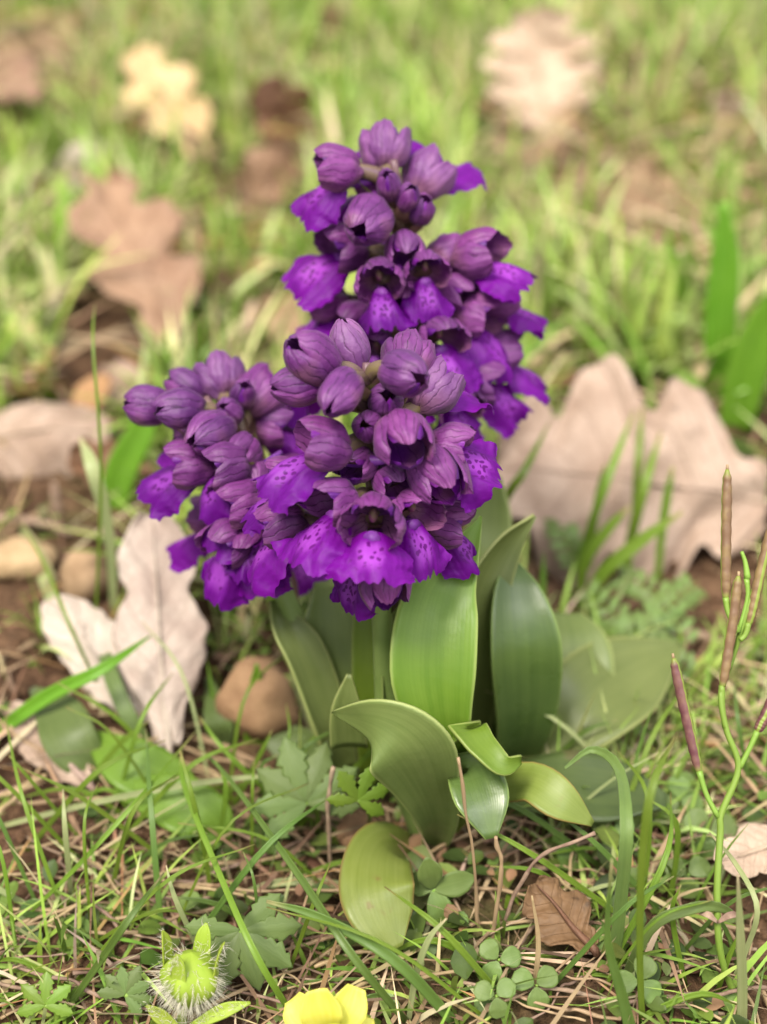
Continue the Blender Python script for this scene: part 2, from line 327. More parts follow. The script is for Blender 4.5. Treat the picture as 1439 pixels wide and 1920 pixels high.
# ------------------------------------------------------------------ orchids
def frame(F_, up=(0, 0, 1), roll=0.0):
    f = Vector(F_).normalized(); x = f.cross(Vector(up)).normalized(); z = x.cross(f).normalized()
    m = Matrix((x, f, z)).transposed()
    return (m @ Matrix.Rotation(roll, 3, 'Y')).to_4x4()
def hood_sheet(rg, a0, hw, rad, th0, th1, flare=.12, crink=.02, tip=1.0, nu=15, nv=20, r=1.0, point=.75, twist=0.0):
    v = np.linspace(0, 1, nv)[:, None]; u = np.linspace(-1, 1, nu)[None, :]
    th = th0 + (th1 - th0) * v * (1 - .06 * u * u)
    prof = np.clip(np.sin(math.pi * np.clip(.12 + .80 * v ** .85, 0, 1)), 0, 1) ** point      # ovate outline
    # keep the azimuth span wide on the belly, closing at claw and tip
    al = a0 + hw * u * (.35 + .65 * prof) + .07 * np.sin(5 * v + rg.uniform(0, 6)) + twist * v
    ph = rg.uniform(0, 6.28, 5)
    rr = r * (1 + flare * np.clip((v - .72) / .28, 0, 1) ** 2 * (.6 + .5 * np.cos(u * 4 + ph[0])) + .035 * np.cos(u * math.pi * 1.0) +
              crink * (np.sin(9 * u + ph[1] + 3 * v) * v + .8 * np.sin(14 * v + ph[2] + 2 * u) + .6 * np.sin(17 * u + 9 * v + ph[3]) * v))
    # edges lift away a little so that the tepals read as separate pieces
    rr = rr * (1 - .07 * np.abs(u) ** 3)
    x = rad[0] * rr * np.sin(th) * np.sin(al); y = -rad[1] * rr * np.cos(th); z = rad[2] * rr * np.sin(th) * np.cos(al)
    return np.stack([x, y + 0 * u, z], -1)
def lip_sheet(rg, L=1.0, W=.8, fold=1.0, droop=.8, nu=47, nv=28, a0=-.35):
    """three-lobed lip folded back along its spotted middle band, scalloped margin"""
    v = np.linspace(0, 1, nv)[:, None]; u = np.linspace(-1, 1, nu); au = np.abs(u); ph = rg.uniform(0, 6.28, 12)
    notch = np.exp(-((au - .33 - .03 * np.sign(u)) / .06) ** 2) * rg.uniform(.07, .15) + np.exp(-((u - rg.normal(0, .03)) / .05) ** 2) * rg.uniform(.02, .08)
    scal = .022 * np.abs(np.sin(11 * u + ph[0])) + .016 * np.sin(23 * u + ph[1] + 2 * np.sin(5 * u)) + .012 * np.sin(41 * u + ph[6])
    Lu = L * (.97 - notch - .30 * np.clip(au - .5, 0, 1) ** 1.5 * 1.5 + scal)[None, :]
    s = v * Lu
    ang = a0 - droop * np.clip(s / L, 0, 1.2)
    ss = np.linspace(0, 1.3 * L, 80); aa = a0 - droop * np.clip(ss / L, 0, 1.2); ds = ss[1] - ss[0]
    my = np.interp(s, ss, np.concatenate([[0], np.cumsum(np.cos(aa[:-1])) * ds])); mz = np.interp(s, ss, np.concatenate([[0], np.cumsum(np.sin(aa[:-1])) * ds]))
    hw = W * (.46 + .54 * np.clip(v / .55, 0, 1) ** .8)
    hw = hw * (1 + .04 * np.sin(13 * v + ph[2]) * au[None] + .025 * np.sin(31 * v + ph[7]) * au[None])
    fs = np.where(u < 0, fold * rg.uniform(.75, 1.2), fold * rg.uniform(.75, 1.2)); q = np.clip((au - .10) / .5, 0, 1); phi = fs * q * q * (3 - 2 * q)
    phi = phi[None] * (1.15 - .35 * v) + .55 * (au[None] ** 2) * np.sin(4.8 * v + ph[3] + 1.3 * np.sign(u)[None]) * v      # how far each lobe turns back, uneven
    du = np.gradient(u); mid = nu // 2
    cx = np.cumsum(np.cos(phi) * du[None], 1); cx = cx - cx[:, mid:mid + 1]; cz = np.cumsum(-np.sin(phi) * np.sign(u)[None] * du[None], 1); cz = cz - cz[:, mid:mid + 1]
    X = hw * cx; nZ = hw * cz + .075 * L * v ** 2 * np.sin(4 * u + ph[4])[None] + .045 * L * v ** 2 * np.sin(9 * u + ph[5] + 4 * v) + .03 * L * v * np.sin(7 * v + 6 * u + ph[9]) + .015 * (au[None] ** 2) * np.sin(24 * v + ph[8])
    nZ = nZ - .05 * np.exp(-(u / .10) ** 2)[None] * np.exp(-(v / .25) ** 2)
    return np.stack([X, my - nZ * np.sin(ang), mz + nZ * np.cos(ang)], -1)
def blob(c, r, n=10, k=12):
    th = np.linspace(.02, math.pi - .02, n)[:, None]; a = np.linspace(0, 2 * math.pi, k, endpoint=True)[None, :]
    return np.stack([c[0] + r[0] * np.sin(th) * np.cos(a), c[1] + r[1] * np.sin(th) * np.sin(a), c[2] - r[2] * np.cos(th) + 0 * a], -1)

def floret(parent, base, H, A, kind, az, pitch, roll, sc, seed, bright=False, bract=1.0, low=False):
    """one flower; H its head, A where its ovary leaves the rachis"""
    rg = np.random.default_rng(seed); sc = sc * (1.1 if kind != 'bud' else 1.04)
    if kind == 'open' and abs(az) < 130: pitch += 4 + 20 * max(0, math.cos(R(az))) + rg.uniform(-9, 9); roll += rg.uniform(-16, 16); az += rg.uniform(-8, 8)
    az, pitch = R(az), R(pitch)
    Fv = (math.sin(az) * math.cos(pitch), -math.cos(az) * math.cos(pitch), math.sin(pitch))
    m = frame(Fv, (0, 0, 1), R(roll)); mi = np.array(m.to_3x3().inverted())
    loc = lambda P: (mi @ (np.asarray(P) - H))
    back = np.array([0, -.47 * sc, .0])
    a = loc(A); out = loc(H + (np.asarray(H) - A) * .0)
    mid = (a * .55 + back * .45) + mi @ np.array([0, 0, .18]) * sc
    V, F, uv = tube([a, mid, back + (0, .06 * sc, 0)], [.10 * sc, .145 * sc, .12 * sc], 10, 8)
    fl = mk('floret', V, F, M['ovary'], parent, uv); fl.matrix_local = Matrix.Translation(Vector(H - base) * S) @ m
    def add(name, P, mat): return mk(name, P[0], P[1], mat, fl, P[2])
    hd = M['hood_p'] if bright else (M['hood'] if kind != 'bud' else M['hood_b'])
    if kind == 'bud':
        q_ = rg.uniform(.88, 1.12); rad = (.36 * sc * q_, .50 * sc * rg.uniform(.92, 1.1), .37 * sc * q_); o = rg.uniform(-.5, .5); tw_ = rg.uniform(-.5, .5)
        for k in range(3):
            add('sepal', sheet(hood_sheet(rg, o + k * 2.094, 1.32, rad, .1, 3.02 - rg.uniform(0, .25), .0, .03, nu=15, nv=22, r=1.0 + .05 * (k == 0) - .04 * (k == 1), point=.45, twist=tw_)), hd)
        add('petal', sheet(hood_sheet(rg, o + math.pi, .9, rad, .3, 3.0, .0, .02, nu=9, nv=12, r=.9, point=.6)), M['hood_i'])
    else:
        rad = (.41 * sc, .50 * sc, .42 * sc); half = kind == 'half'
        t1 = 2.45 if half else 2.12
        add('dorsal_sepal', sheet(hood_sheet(rg, 0, .92, rad, .12, t1 + .12, -.04, .03)), hd)
        for s in (-1, 1):
            add('lateral_sepal', sheet(hood_sheet(rg, s * (1.40 + .22 * max(0, math.cos(az)) + rg.uniform(-.08, .12)), 1.02, rad, .12, t1 + rg.uniform(-.25, .1), rg.uniform(-.04, .12), .035, r=1.05)), hd)
            add('petal', sheet(hood_sheet(rg, s * .58, .62, rad, .2, t1 - .1, .0, .02, nu=9, nv=14, r=.86)), M['hood_i'])
        add('column', sheet(blob((0, -.16 * sc, .10 * sc), (.06 * sc, .09 * sc, .10 * sc))), M['column'])
        if half:
            P = hood_sheet(rg, math.pi, 1.25, rad, .2, 2.75, .0, .02, nu=21, nv=20, r=.93, point=.5)
            add('lip', sheet(P), M['hood_i'])
        else:
            P = lip_sheet(rg, (1.16 - .2 * max(0, math.cos(az))) * sc * rg.uniform(.82, 1.15), (.72 - .12 * max(0, math.cos(az))) * sc * rg.uniform(.82, 1.15), rg.uniform(.5, 1.3), rg.uniform(.55, 1.15), a0=rg.uniform(-.45, -.1) - .3 * max(0, math.cos(az))) + np.array([0, -.16, -.12]) * sc
            add('lip', sheet(P), M['lip'])
            b0 = np.array([0, -.12, -.20]) * sc
            q = [b0 + (0, .08 * sc, 0), b0 + np.array([rg.uniform(-.1, .1), -.45, -.02]) * sc, b0 + np.array([rg.uniform(-.2, .2), -.95, .22]) * sc]
            add('spur', tube(q, [.12 * sc, .085 * sc, .10 * sc, .04 * sc], 9, 8), M['spur'])
    if bract:
        d = back - a; L = np.linalg.norm(d) + .35 * bract
        up = mi @ np.array([0, 0, 1.0]); dn = d / np.linalg.norm(d); nrm = up - dn * up.dot(dn)
        e = a + dn * L - nrm * .12
        add('bract', ribbon([a - nrm * .08, (a + e) / 2 - nrm * .22, e], [.32, .62, .46, .05], nrm, .8, 0, 7, 12, 0, .08, seed), M['bract'])
    return fl

def orchid(base, label, axis, florets, group, seed0, nseg=14, rad=(.24, .2, .14, .07)):
    """axis: points of stem+rachis from the ground up; florets: (px,py,side,kind,az,pitch,roll,scale,R)"""
    base = np.asarray(base, float); root = empty('orchid', base, label, 'orchid', group)
    ax = smooth_path(axis, 60)
    V, F, uv = tube(np.asarray(axis) - base, rad, 24, 12); mk('stem', V, F, M['stem'], root, uv)
    for i, f in enumerate(florets):
        px, py, side, kind, az, pitch, roll, sc, Rr = f[:9]; opt = f[9] if len(f) > 9 else {}
        # rachis point on the row of the head, then out from it
        pr = [(719.5 + FPX * p[0] / (p - CAM).dot(DV), 960 - FPX * (p - CAM).dot(UV_) / (p - CAM).dot(DV)) for p in ax]
        j = int(np.argmin([abs(q[1] - py) for q in pr])); c = ax[j]; z = (c - CAM).dot(DV)
        dx = (px - pr[j][0]) * z / FPX; fw = math.sqrt(max(Rr * Rr - dx * dx, .01)) * side
        H = Y(px, py, c[1] - fw)
        k = int(np.argmin(np.abs(ax[:, 2] - (H[2] - opt.get('drop', .75))))); A = ax[k]
        if az is None: az = math.degrees(math.atan2(dx, fw))
        floret(root, base, H, A, kind, az, pitch, roll, sc, seed0 + i * 13, opt.get('bright', False), opt.get('bract', 1.0))
    return root
def leaf_part(root, name, pts, widths, mat, **kw):
    b = np.array(root.location) / S
    V, F, uv = ribbon([np.asarray(p) - b for p in pts], widths, thick=kw.pop('thick', .05), **kw)
    return mk(name, V, F, mat, root, uv)

# front plant
bf = G(800, 1575, 0.0); bf[2] = gh(bf[0], bf[1])
axF = [bf, Y(735, 1400, 18.9), Y(718, 1180, 19.2), Y(705, 950, 19.7), Y(690, 760, 20.1), Y(688, 680, 20.3)]
FRONT = [
    # closed buds at the top
    (583, 672, 1, 'bud', -62, 48, 10, 1.0, 1.05), (563, 722, 1, 'bud', -70, 5, 0, .98, 1.2), (640, 737, 1, 'bud', -22, -5, 40, .95, 1.1),
    (656, 655, -1, 'bud', -150, 62, 0, .95, .55, {'bright': True}), (757, 702, 1, 'bud', 35, 14, 0, 1.02, 1.0),
    (815, 722, -1, 'open', 140, 30, 0, 1.05, 1.35, {'bright': True}), (765, 668, -1, 'open', 172, 15, 0, .95, 1.0),
    # opening and open flowers, row by row
    (592, 835, 1, 'open', -68, -2, -8, 1.06, 1.25), (757, 825, 1, 'half', 12, -4, 0, 1.0, 1.15),
    (822, 892, 1, 'half', 26, -18, 12, 1.02, 1.35), (858, 838, 1, 'open', 66, 0, 10, .9, 1.5),
    (530, 905, -1, 'open', -110, 0, 0, .95, 1.5), (618, 948, 1, 'open', -58, -6, -6, 1.0, 1.3),
    (698, 985, 1, 'open', 0, 2, 0, 1.1, 1.55), (782, 965, 1, 'open', 30, -8, 0, .92, 1.15),
    (855, 985, 1, 'open', 58, -8, 18, .98, 1.35), (660, 1062, 1, 'open', -42, -24, 0, .95, 1.1),
    (722, 1092, 1, 'half', 8, -40, 0, .9, 1.25), (690, 800, 1, 'bud', -10, 35, 0, .7, .55), (668, 872, 1, 'half', -30, 10, 0, .72, .6), (738, 905, 1, 'half', 20, 5, 0, .72, .7), (722, 752, 1, 'bud', 15, 45, 0, .7, .5), (520, 985, 1, 'open', -85, -12, 0, .95, 1.6), (560, 1000, -1, 'open', -125, -10, 0, .95, 1.3), (800, 1045, -1, 'open', 120, -12, 0, .9, 1.0),
]
oF = orchid(bf, 'dark purple orchid with striped closed buds in front of the other two spikes', axF, FRONT, 'purple orchids in one clump', 100)
# back plant
bb = G(860, 1400, 0.0); bb[2] = gh(bb[0], bb[1])
yb = 25.0
axB = [bb, Y(820, 1150, 23.6), Y(795, 800, 24.4), Y(780, 600, yb), Y(760, 430, yb + .2), Y(738, 300, yb + .3)]
BACK = [
    (722, 272, -1, 'open', 172, 40, 0, 1.02, .7, {'bright': True}), (805, 325, -1, 'open', 145, 30, 0, 1.1, 1.0, {'bright': True}),
    (622, 318, 1, 'open', -72, -4, 0, 1.02, 1.2), (692, 415, 1, 'bud', -20, 0, 20, 1.12, 1.15), (790, 395, 1, 'bud', 25, 60, 0, .65, .5),
    (632, 468, 1, 'open', -66, -6, -5, 1.12, 1.4), (800, 512, 1, 'open', 12, -6, 15, .92, 1.2), (908, 478, 1, 'open', 72, 2, 8, 1.12, 1.5),
    (712, 530, 1, 'open', -8, -14, 0, 1.0, 1.5, {'bract': 0}), (600, 570, 1, 'open', -82, -8, 0, 1.02, 1.6), (905, 600, 1, 'open', 58, -10, 0, 1.12, 1.4),
    (945, 560, -1, 'open', 105, -4, 0, 1.0, 1.75), (655, 610, 1, 'open', -35, -16, 0, 1.05, 1.4), (830, 640, 1, 'open', 22, -16, 0, 1.05, 1.5),
    (950, 660, -1, 'open', 98, -8, 0, 1.02, 1.75), (590, 650, -1, 'open', -105, -10, 0, 1.0, 1.8), (915, 715, 1, 'open', 62, -14, 14, 1.08, 1.5),
    (760, 470, 1, 'half', 5, -10, 0, .8, .9), (730, 350, 1, 'bud', -15, 60, 0, .68, .45), (765, 372, 1, 'bud', 30, 62, 0, .6, .5), (690, 345, -1, 'open', -120, 20, 0, .85, .7), (760, 560, 1, 'half', 0, 0, 0, .85, .9), (860, 550, 1, 'half', 35, 0, 0, .85, 1.0), (690, 570, -1, 'open', -90, 0, 0, .9, .9), (845, 475, -1, 'open', 120, 0, 0, .85, .8), (700, 660, 1, 'open', -25, -14, 0, 1.0, 1.5), (770, 690, 1, 'open', 5, -14, 0, 1.0, 1.5),
    (640, 690, -1, 'open', -110, -12, 0, 1.0, 1.5), (860, 760, 1, 'open', 30, -20, 0, 1.0, 1.4),
]
oB = orchid(bb, 'tallest purple orchid rising behind the other two spikes', axB, BACK, 'purple orchids in one clump', 700)
# left plant
bl = G(690, 1450, 0.0); bl[2] = gh(bl[0], bl[1])
axL = [bl, Y(600, 1270, 20.8), Y(520, 1080, 21.4), Y(470, 930, 22.0), Y(425, 810, 22.5), Y(385, 745, 22.9)]
LEFT = [
    (277, 762, 1, 'bud', -80, 16, 0, .92, 1.1), (337, 768, 1, 'bud', -62, 10, 0, 1.0, .9), (397, 812, 1, 'bud', -30, 5, 30, .98, .9), (350, 728, -1, 'bud', -110, 30, 0, .85, .7),
    (412, 702, -1, 'open', -165, 28, 0, 1.0, .9, {'bright': True}), (488, 735, -1, 'open', 150, 18, 0, 1.12, 1.2), (455, 742, 1, 'bud', 20, 60, 0, .7, .4),
    (345, 870, 1, 'open', -78, -2, 0, 1.05, 1.2), (440, 945, 1, 'open', -52, -10, -8, 1.05, 1.2), (415, 875, 1, 'open', -60, -6, 0, 1.0, 1.1),
    (425, 1020, 1, 'open', -38, -18, 0, 1.05, 1.3), (500, 985, 1, 'open', -10, -14, 0, 1.0, 1.2), (390, 970, -1, 'open', -100, -8, 0, .98, 1.3),
    (470, 1035, 1, 'open', -15, -22, 0, 1.0, 1.2), (520, 800, -1, 'open', 95, 0, 0, .95, 1.2), (545, 890, -1, 'open', 105, -4, 0, .95, 1.2), (450, 850, 1, 'half', -20, 0, 0, .8, .8), (430, 775, 1, 'bud', -20, 50, 0, .7, .4), (480, 900, 1, 'half', 10, 0, 0, .85, .8), (360, 810, -1, 'open', -110, 10, 0, .85, .8), (545, 1020, -1, 'open', 60, -10, 0, .95, 1.0),
]
oL = orchid(bl, 'purple orchid leaning out to the side beside bleached lobed oak leaf', axL, LEFT, 'purple orchids in one clump', 1300)

# leaves of the clump
cw = (0, -1, .5)
lp = leaf_part
lp(oF, 'leaf', [Y(842, 1500, 18.2), Y(828, 1380, 18.0), Y(812, 1260, 18.3), Y(825, 1130, 19.1), Y(868, 1040, 19.7), Y(903, 968, 20.2)], [.6, 1.0, 1.5, 1.35, .62, .03], M['oleaf'], nrm=cw, cup=.45, wave=.05, nu=13, nv=30, seed=1)
lp(oF, 'leaf', [bf + (.1, -.15, -.1), Y(822, 1545, 18.0), Y(804, 1480, 17.5), Y(768, 1408, 17.1), Y(708, 1360, 17.3), Y(622, 1336, 18.0)], [.4, .7, 1.1, 1.5, 1.0, .03], M['oleaf_p'], nrm=(.05, -1, .25), cup=[.9, .7, .45, .3, .2, .1], nu=13, nv=36, seed=2)
lp(oF, 'leaf', [Y(655, 1400, 18.9), Y(650, 1330, 18.9), Y(655, 1265, 19.1)], [.7, .55, .06], M['oleaf_p'], nrm=cw, cup=.4, nv=14, seed=3)
lp(oF, 'leaf', [bf + (-.25, -.3, .2), Y(722, 1585, 17.4), Y(706, 1650, 16.3), Y(720, 1720, 15.7), Y(745, 1778, 15.3)], [.45, .95, 1.25, 1.3, 1.0, .22], M['oleaf_y'], nrm=[(0, -.6, .9), (.05, -.5, 1), (.1, -.4, 1), (.05, -.4, 1), (0, -.5, 1)], cup=[.3, .1, -.1, -.2, -.1], twist=[0, 5, -6, 4, 0], nu=13, nv=30, seed=4, wave=.06)
lp(oF, 'leaf', [bf + (.2, 0, 0), Y(848, 1500, 18.1), Y(878, 1440, 17.6), Y(905, 1500, 16.9), Y(922, 1572, 16.4)], [.3, .5, .85, .95, .2], M['oleaf_d'], nrm=(0.1, -.8, .8), cup=.25, nu=11, nv=24, seed=5)
lp(oF, 'leaf', [bf + (.15, .05, 0), Y(838, 1480, 18.2), Y(868, 1370, 17.8), Y(905, 1400, 17.3), Y(945, 1435, 17.0), Y(978, 1425, 17.2)], [.5, .8, .75, .55, .35, .15], M['oleaf'], nrm=[(.2, -1, .2), (.2, -.9, .5), (.4, -.6, .8), (.4, -.5, .8), (.2, -.7, .7), (0, -1, .3)], cup=.5, nu=11, nv=28, seed=6)
lp(oF, 'leaf', [bf + (.3, .1, 0), Y(890, 1500, 18.1), Y(985, 1465, 17.5), Y(1050, 1500, 17.0), Y(1112, 1545, 16.8)], [.3, .45, .7, .7, .1], M['oleaf_y'], nrm=(.1, -.6, .8), cup=.3, nu=11, nv=24, seed=7, wave=.05)
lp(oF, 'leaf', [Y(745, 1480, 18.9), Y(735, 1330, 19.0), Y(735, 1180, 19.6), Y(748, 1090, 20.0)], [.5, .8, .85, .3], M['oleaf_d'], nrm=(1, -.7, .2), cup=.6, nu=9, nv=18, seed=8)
lp(oB, 'leaf', [Y(880, 1420, 21.2), Y(890, 1280, 20.6), Y(900, 1130, 20.8), Y(945, 1030, 21.3), Y(1004, 968, 21.6)], [.7, 1.1, 1.15, .75, .05], M['oleaf_p'], nrm=(.55, -1, .3), cup=.75, nu=13, nv=28, seed=9)
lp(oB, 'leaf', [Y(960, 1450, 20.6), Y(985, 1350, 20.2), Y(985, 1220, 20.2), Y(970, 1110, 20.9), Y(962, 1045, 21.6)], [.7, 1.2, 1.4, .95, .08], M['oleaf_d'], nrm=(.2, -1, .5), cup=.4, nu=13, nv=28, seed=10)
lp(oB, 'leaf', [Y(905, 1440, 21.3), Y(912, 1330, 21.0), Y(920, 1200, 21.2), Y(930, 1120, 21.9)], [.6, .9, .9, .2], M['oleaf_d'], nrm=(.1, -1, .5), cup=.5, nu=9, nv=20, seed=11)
lp(oB, 'leaf', [Y(985, 1500, 21.3), Y(1030, 1400, 21.4), Y(1065, 1280, 21.8), Y(1070, 1200, 22.5), Y(1062, 1150, 23.2)], [.9, 1.6, 1.85, 1.6, .6], M['oleaf_p'], nrm=(.1, -1, .6), cup=.3, nu=13, nv=26, seed=12)
lp(oB, 'leaf', [Y(985, 1430, 20.4), Y(1095, 1325, 21.0), Y(1180, 1262, 22.0), Y(1280, 1205, 23.0)], [.9, 1.9, 1.8, .1], M['oleaf_p'], nrm=(-.1, -.5, .9), cup=.3, nu=11, nv=22, seed=13)
lp(oB, 'leaf', [Y(890, 1250, 23.4), Y(905, 1080, 23.6), Y(918, 980, 24.2), Y(925, 893, 24.6)], [.7, .95, .95, .35], M['oleaf_p'], nrm=cw, cup=.3, nu=9, nv=18, seed=14)
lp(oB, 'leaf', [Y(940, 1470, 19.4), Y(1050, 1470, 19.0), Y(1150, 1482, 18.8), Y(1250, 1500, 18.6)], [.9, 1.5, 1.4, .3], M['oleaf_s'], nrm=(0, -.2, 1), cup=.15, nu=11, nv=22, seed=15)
lp(oL, 'leaf', [Y(650, 1450, 20.0), Y(620, 1360, 20.0), Y(572, 1230, 20.5), Y(535, 1170, 20.9), Y(512, 1125, 21.3)], [.5, .8, .85, .6, .1], M['oleaf_p'], nrm=(.6, -1, .3), cup=.8, nu=11, nv=24, seed=16)
lp(oL, 'leaf', [Y(680, 1470, 20.2), Y(640, 1330, 20.4), Y(625, 1200, 20.9), Y(615, 1090, 21.4)], [.9, 1.35, 1.3, .5], M['oleaf_p'], nrm=cw, cup=.4, nu=11, nv=22, seed=17)
lp(oL, 'leaf', [Y(700, 1460, 19.8), Y(694, 1330, 19.8), Y(690, 1200, 20.3), Y(680, 1110, 20.7)], [.5, .62, .6, .2], M['oleaf'], nrm=(-.3, -1, .4), cup=.5, nu=9, nv=18, seed=18)

# ------------------------------------------------------------------ dead oak leaves
def oak_leaf(tipP, baseP, width, nrm, mat, label, lobes=4, bend=0.0, curl=0.0, depth=.42, seed=0, stalk=True, asym=0.0, name='oak_leaf', cat='leaf', hb=.5, ht=None):
    if ht is None: ht = 2.8 if pix(tipP)[1] < 450 else 1.2
    """blade from its stalk end to its tip, lobed outline, veins raised"""
    z0 = pix(baseP)[2] + pix(tipP)[2]; baseP, tipP = settle(baseP, hb), settle(tipP, ht); width *= (pix(baseP)[2] + pix(tipP)[2]) / z0
    rg = np.random.default_rng(seed); b = np.asarray(baseP, float); e = np.asarray(tipP, float); L = np.linalg.norm(e - b); t = (e - b) / L
    s = np.cross(t, nrm); s /= np.linalg.norm(s); n = np.cross(s, t)
    nv, nu = 74, 25; v = np.linspace(0, 1, nv)[:, None]; u = np.linspace(-1, 1, nu)[None, :]; au = np.abs(u)
    env = np.sin(math.pi * np.clip(.05 + .93 * v ** .9, 0, 1)) ** .62 * (.62 + .5 * v)
    ph = rg.uniform(-.25, .25, 2) ; side = np.where(u < 0, ph[0], ph[1] + .25)
    lob = 1 - depth * (.5 - .5 * np.cos(2 * math.pi * (v * lobes + side))) ** 2.6 * np.clip((1 - v) / .06, 0, 1) ** .5
    hw = .5 * width * env * lob * (1 + asym * np.sign(u)) * (1 + .03 * np.sin(53 * v + side * 9))
    x = u * hw; y = v * L + .10 * np.abs(x) * (1 - .6 * v)
    p = rg.uniform(0, 6.28, 6)
    z = bend * L * 4 * (v - v * v) * .25 + curl * (np.abs(x) / (.5 * width)) ** 2 * width * .5
    z = z + .05 * width * np.clip((v - .7) / .3, 0, 1) ** 2 * (1 + au) + .035 * width * np.sin(5 * v + p[0] + 2.5 * u) + .025 * width * np.sin(9 * v + p[1] - 3 * u) + .012 * width * np.sin(19 * v + 6 * u + p[2])
    z = z + .03 * width * np.abs(np.sin(math.pi * 7 * (v - .21 * au))) * au + .05 * np.exp(-(u / .07) ** 2)
    P = b + x[..., None] * s + y[..., None] * t + z[..., None] * n
    V, F, uv = sheet(P, .03); o = np.array(b)
    r = empty(name, o, label, cat, 'dead oak leaves lying in the grass'); mk('blade', V - o, F, mat, r, uv)
    if stalk:
        c = P[:, nu // 2] - o + n * .02
        V, F, uv = tube([c[0] - t * .09 * L - n * .05 * L, c[0], c[nv // 3], c[2 * nv // 3], c[-4]], [.07, .075, .05, .03, .01], 30, 6); mk('midrib', V, F, mat, r, uv)
    return r
def up_(a): return np.asarray(a, float)
oak_leaf(D(1000, 25, 61), D(1030, 275, 55), 5.6, (0, -1, .5), M['dry_pale'], 'pale pinkish scalloped oak leaf standing upright in the far grass', 5, .1, .1, .42, 1, hb=.6, ht=4.8)
oak_leaf(D(930, 880, 30), D(1440, 940, 27.5), 6.0, (.05, -.75, .75), M['dry_pink'], 'large pinkish tan oak leaf with broad lobes behind the seed pod stems', 3, .25, -.1, .42, 2, hb=1.1, ht=1.3)
oak_leaf(D(185, 345, 38), D(345, 665, 31.5), 3.2, (.25, -.7, .75), M['dry_brown'], 'warm brown lobed oak leaf tilted in the grass beyond the leaning orchid', 3, .2, .35, .5, 3, hb=.7, ht=3.0)
oak_leaf(D(288, 968, 31.5), D(318, 1400, 29), 2.35, (.05, -.8, .6), M['dry_white'], 'bleached greyish white oak leaf with a knobbed end beside the leaning orchid', 2, .25, -.2, .34, 4, hb=.4, ht=2.6)
oak_leaf(D(95, 1128, 31), D(285, 1345, 29.2), 1.7, (.1, -.7, .75), M['dry_white'], 'short bleached leaf lobe spreading in front of the rounded tan stone', 1, .25, -.2, .15, 24, hb=.4, ht=1.3, stalk=False)
oak_leaf(D(210, 825, 30.5), D(-60, 835, 31.0), 2.6, (0, -.55, .85), M['dry_pink'], 'smooth domed pale oak leaf beside two tan stones', 1, .7, -.9, .08, 5, hb=.8, ht=.8)
oak_leaf(D(255, 105, 54), D(385, 295, 44), 3.0, (.1, -.7, .7), M['dry_gold'], 'golden lobed oak leaf lit in the far grass', 3, .1, .1, .5, 6, hb=.6, ht=2.6)
oak_leaf(D(195, 268, 46), D(100, 365, 40.5), 1.5, (0, -.8, .6), M['dry_white'], 'small whitish dead leaf near the golden oak leaf', 2, .1, .2, .15, 7)
oak_leaf(D(25, 1325, 24.0), D(165, 1470, 22.8), 1.0, (.2, -.6, .8), M['dry_pink'], 'narrow tan dead leaf curled under the plantain leaves', 2, .1, -.3, .15, 8, hb=.3, ht=.5)
oak_leaf(D(1345, 1625, 22.8), D(1500, 1570, 23.4), 1.1, (0, -.3, 1), M['dry_pale'], 'pale flat leaf fragment behind the seed pod stem', 2, .1, .1, .25, 9)
oak_leaf(D(1230, 335, 41), D(1140, 480, 36), 3.0, (.3, -.7, .6), M['dry_brown'], 'rough brown curled leaf in the straw behind the bright broad grass blades', 3, .2, .4, .4, 10, hb=.8, ht=2.0)
oak_leaf(D(470, 170, 50), D(600, 250, 46), 2.6, (0, -.8, .4), M['dry_dark'], 'dark brown folded leaf in shade behind the tallest orchid', 2, .1, .4, .3, 11)
oak_leaf(D(540, 270, 42), D(480, 390, 38), 2.0, (0, -.6, .8), M['dry_brown'], 'reddish brown leaf beside the tallest orchid spike', 2, .1, .2, .3, 12)
oak_leaf(D(60, 60, 66), D(170, 130, 58), 3.2, (0, -.6, .8), M['dry_brown'], 'brown dead leaf in the far corner of the meadow', 3, .1, .2, .4, 13)
oak_leaf(D(140, 30, 70), D(165, 95, 62), 1.8, (0, -.8, .6), M['dry_gold'], 'small cream leaf over the far brown leaf', 2, .1, .2, .3, 14)
oak_leaf(D(345, 270, 44), D(420, 330, 41), 2.0, (.2, -.6, .7), M['dry_brown'], 'brown leaf tucked under the golden oak leaf', 2, .1, .2, .4, 15)
oak_leaf(D(1340, 170, 54), D(1370, 260, 49), 2.4, (0, -.6, .8), M['dry_pale'], 'pale far leaf half sunk in grass near the straw stalks', 2, .1, .2, .3, 16)
oak_leaf(D(1000, 1660, 22.9), D(1110, 1780, 22.6), 1.3, (.1, -.4, .9), M['dry_dark'], 'dark brown crumbling leaf in front of the orchid clump', 2, .1, -.2, .4, 17)
oak_leaf(D(640, 20, 70), D(620, 80, 64), 2.4, (0, -.7, .7), M['dry_brown'], 'small orange brown leaf deep in the far grass', 2, .1, .2, .3, 18)
oak_leaf(D(60, 200, 52), D(-40, 120, 57), 3.0, (0, -.5, .9), M['dry_brown'], 'tan brown leaf lying flat beyond the whitish leaf', 2, .1, .1, .3, 19)
oak_leaf(D(520, 560, 32), D(540, 640, 30.5), 1.5, (0, -.5, .9), M['dry_brown'], 'orange brown leaf low behind the leaning orchid', 2, .1, .1, .3, 20)
oak_leaf(D(255, 690, 30), D(190, 760, 28.8), 1.1, (.3, -.6, .7), M['dry_pale'], 'thin curled tan leaf strip behind the orchid buds', 2, .2, .5, .2, 21)
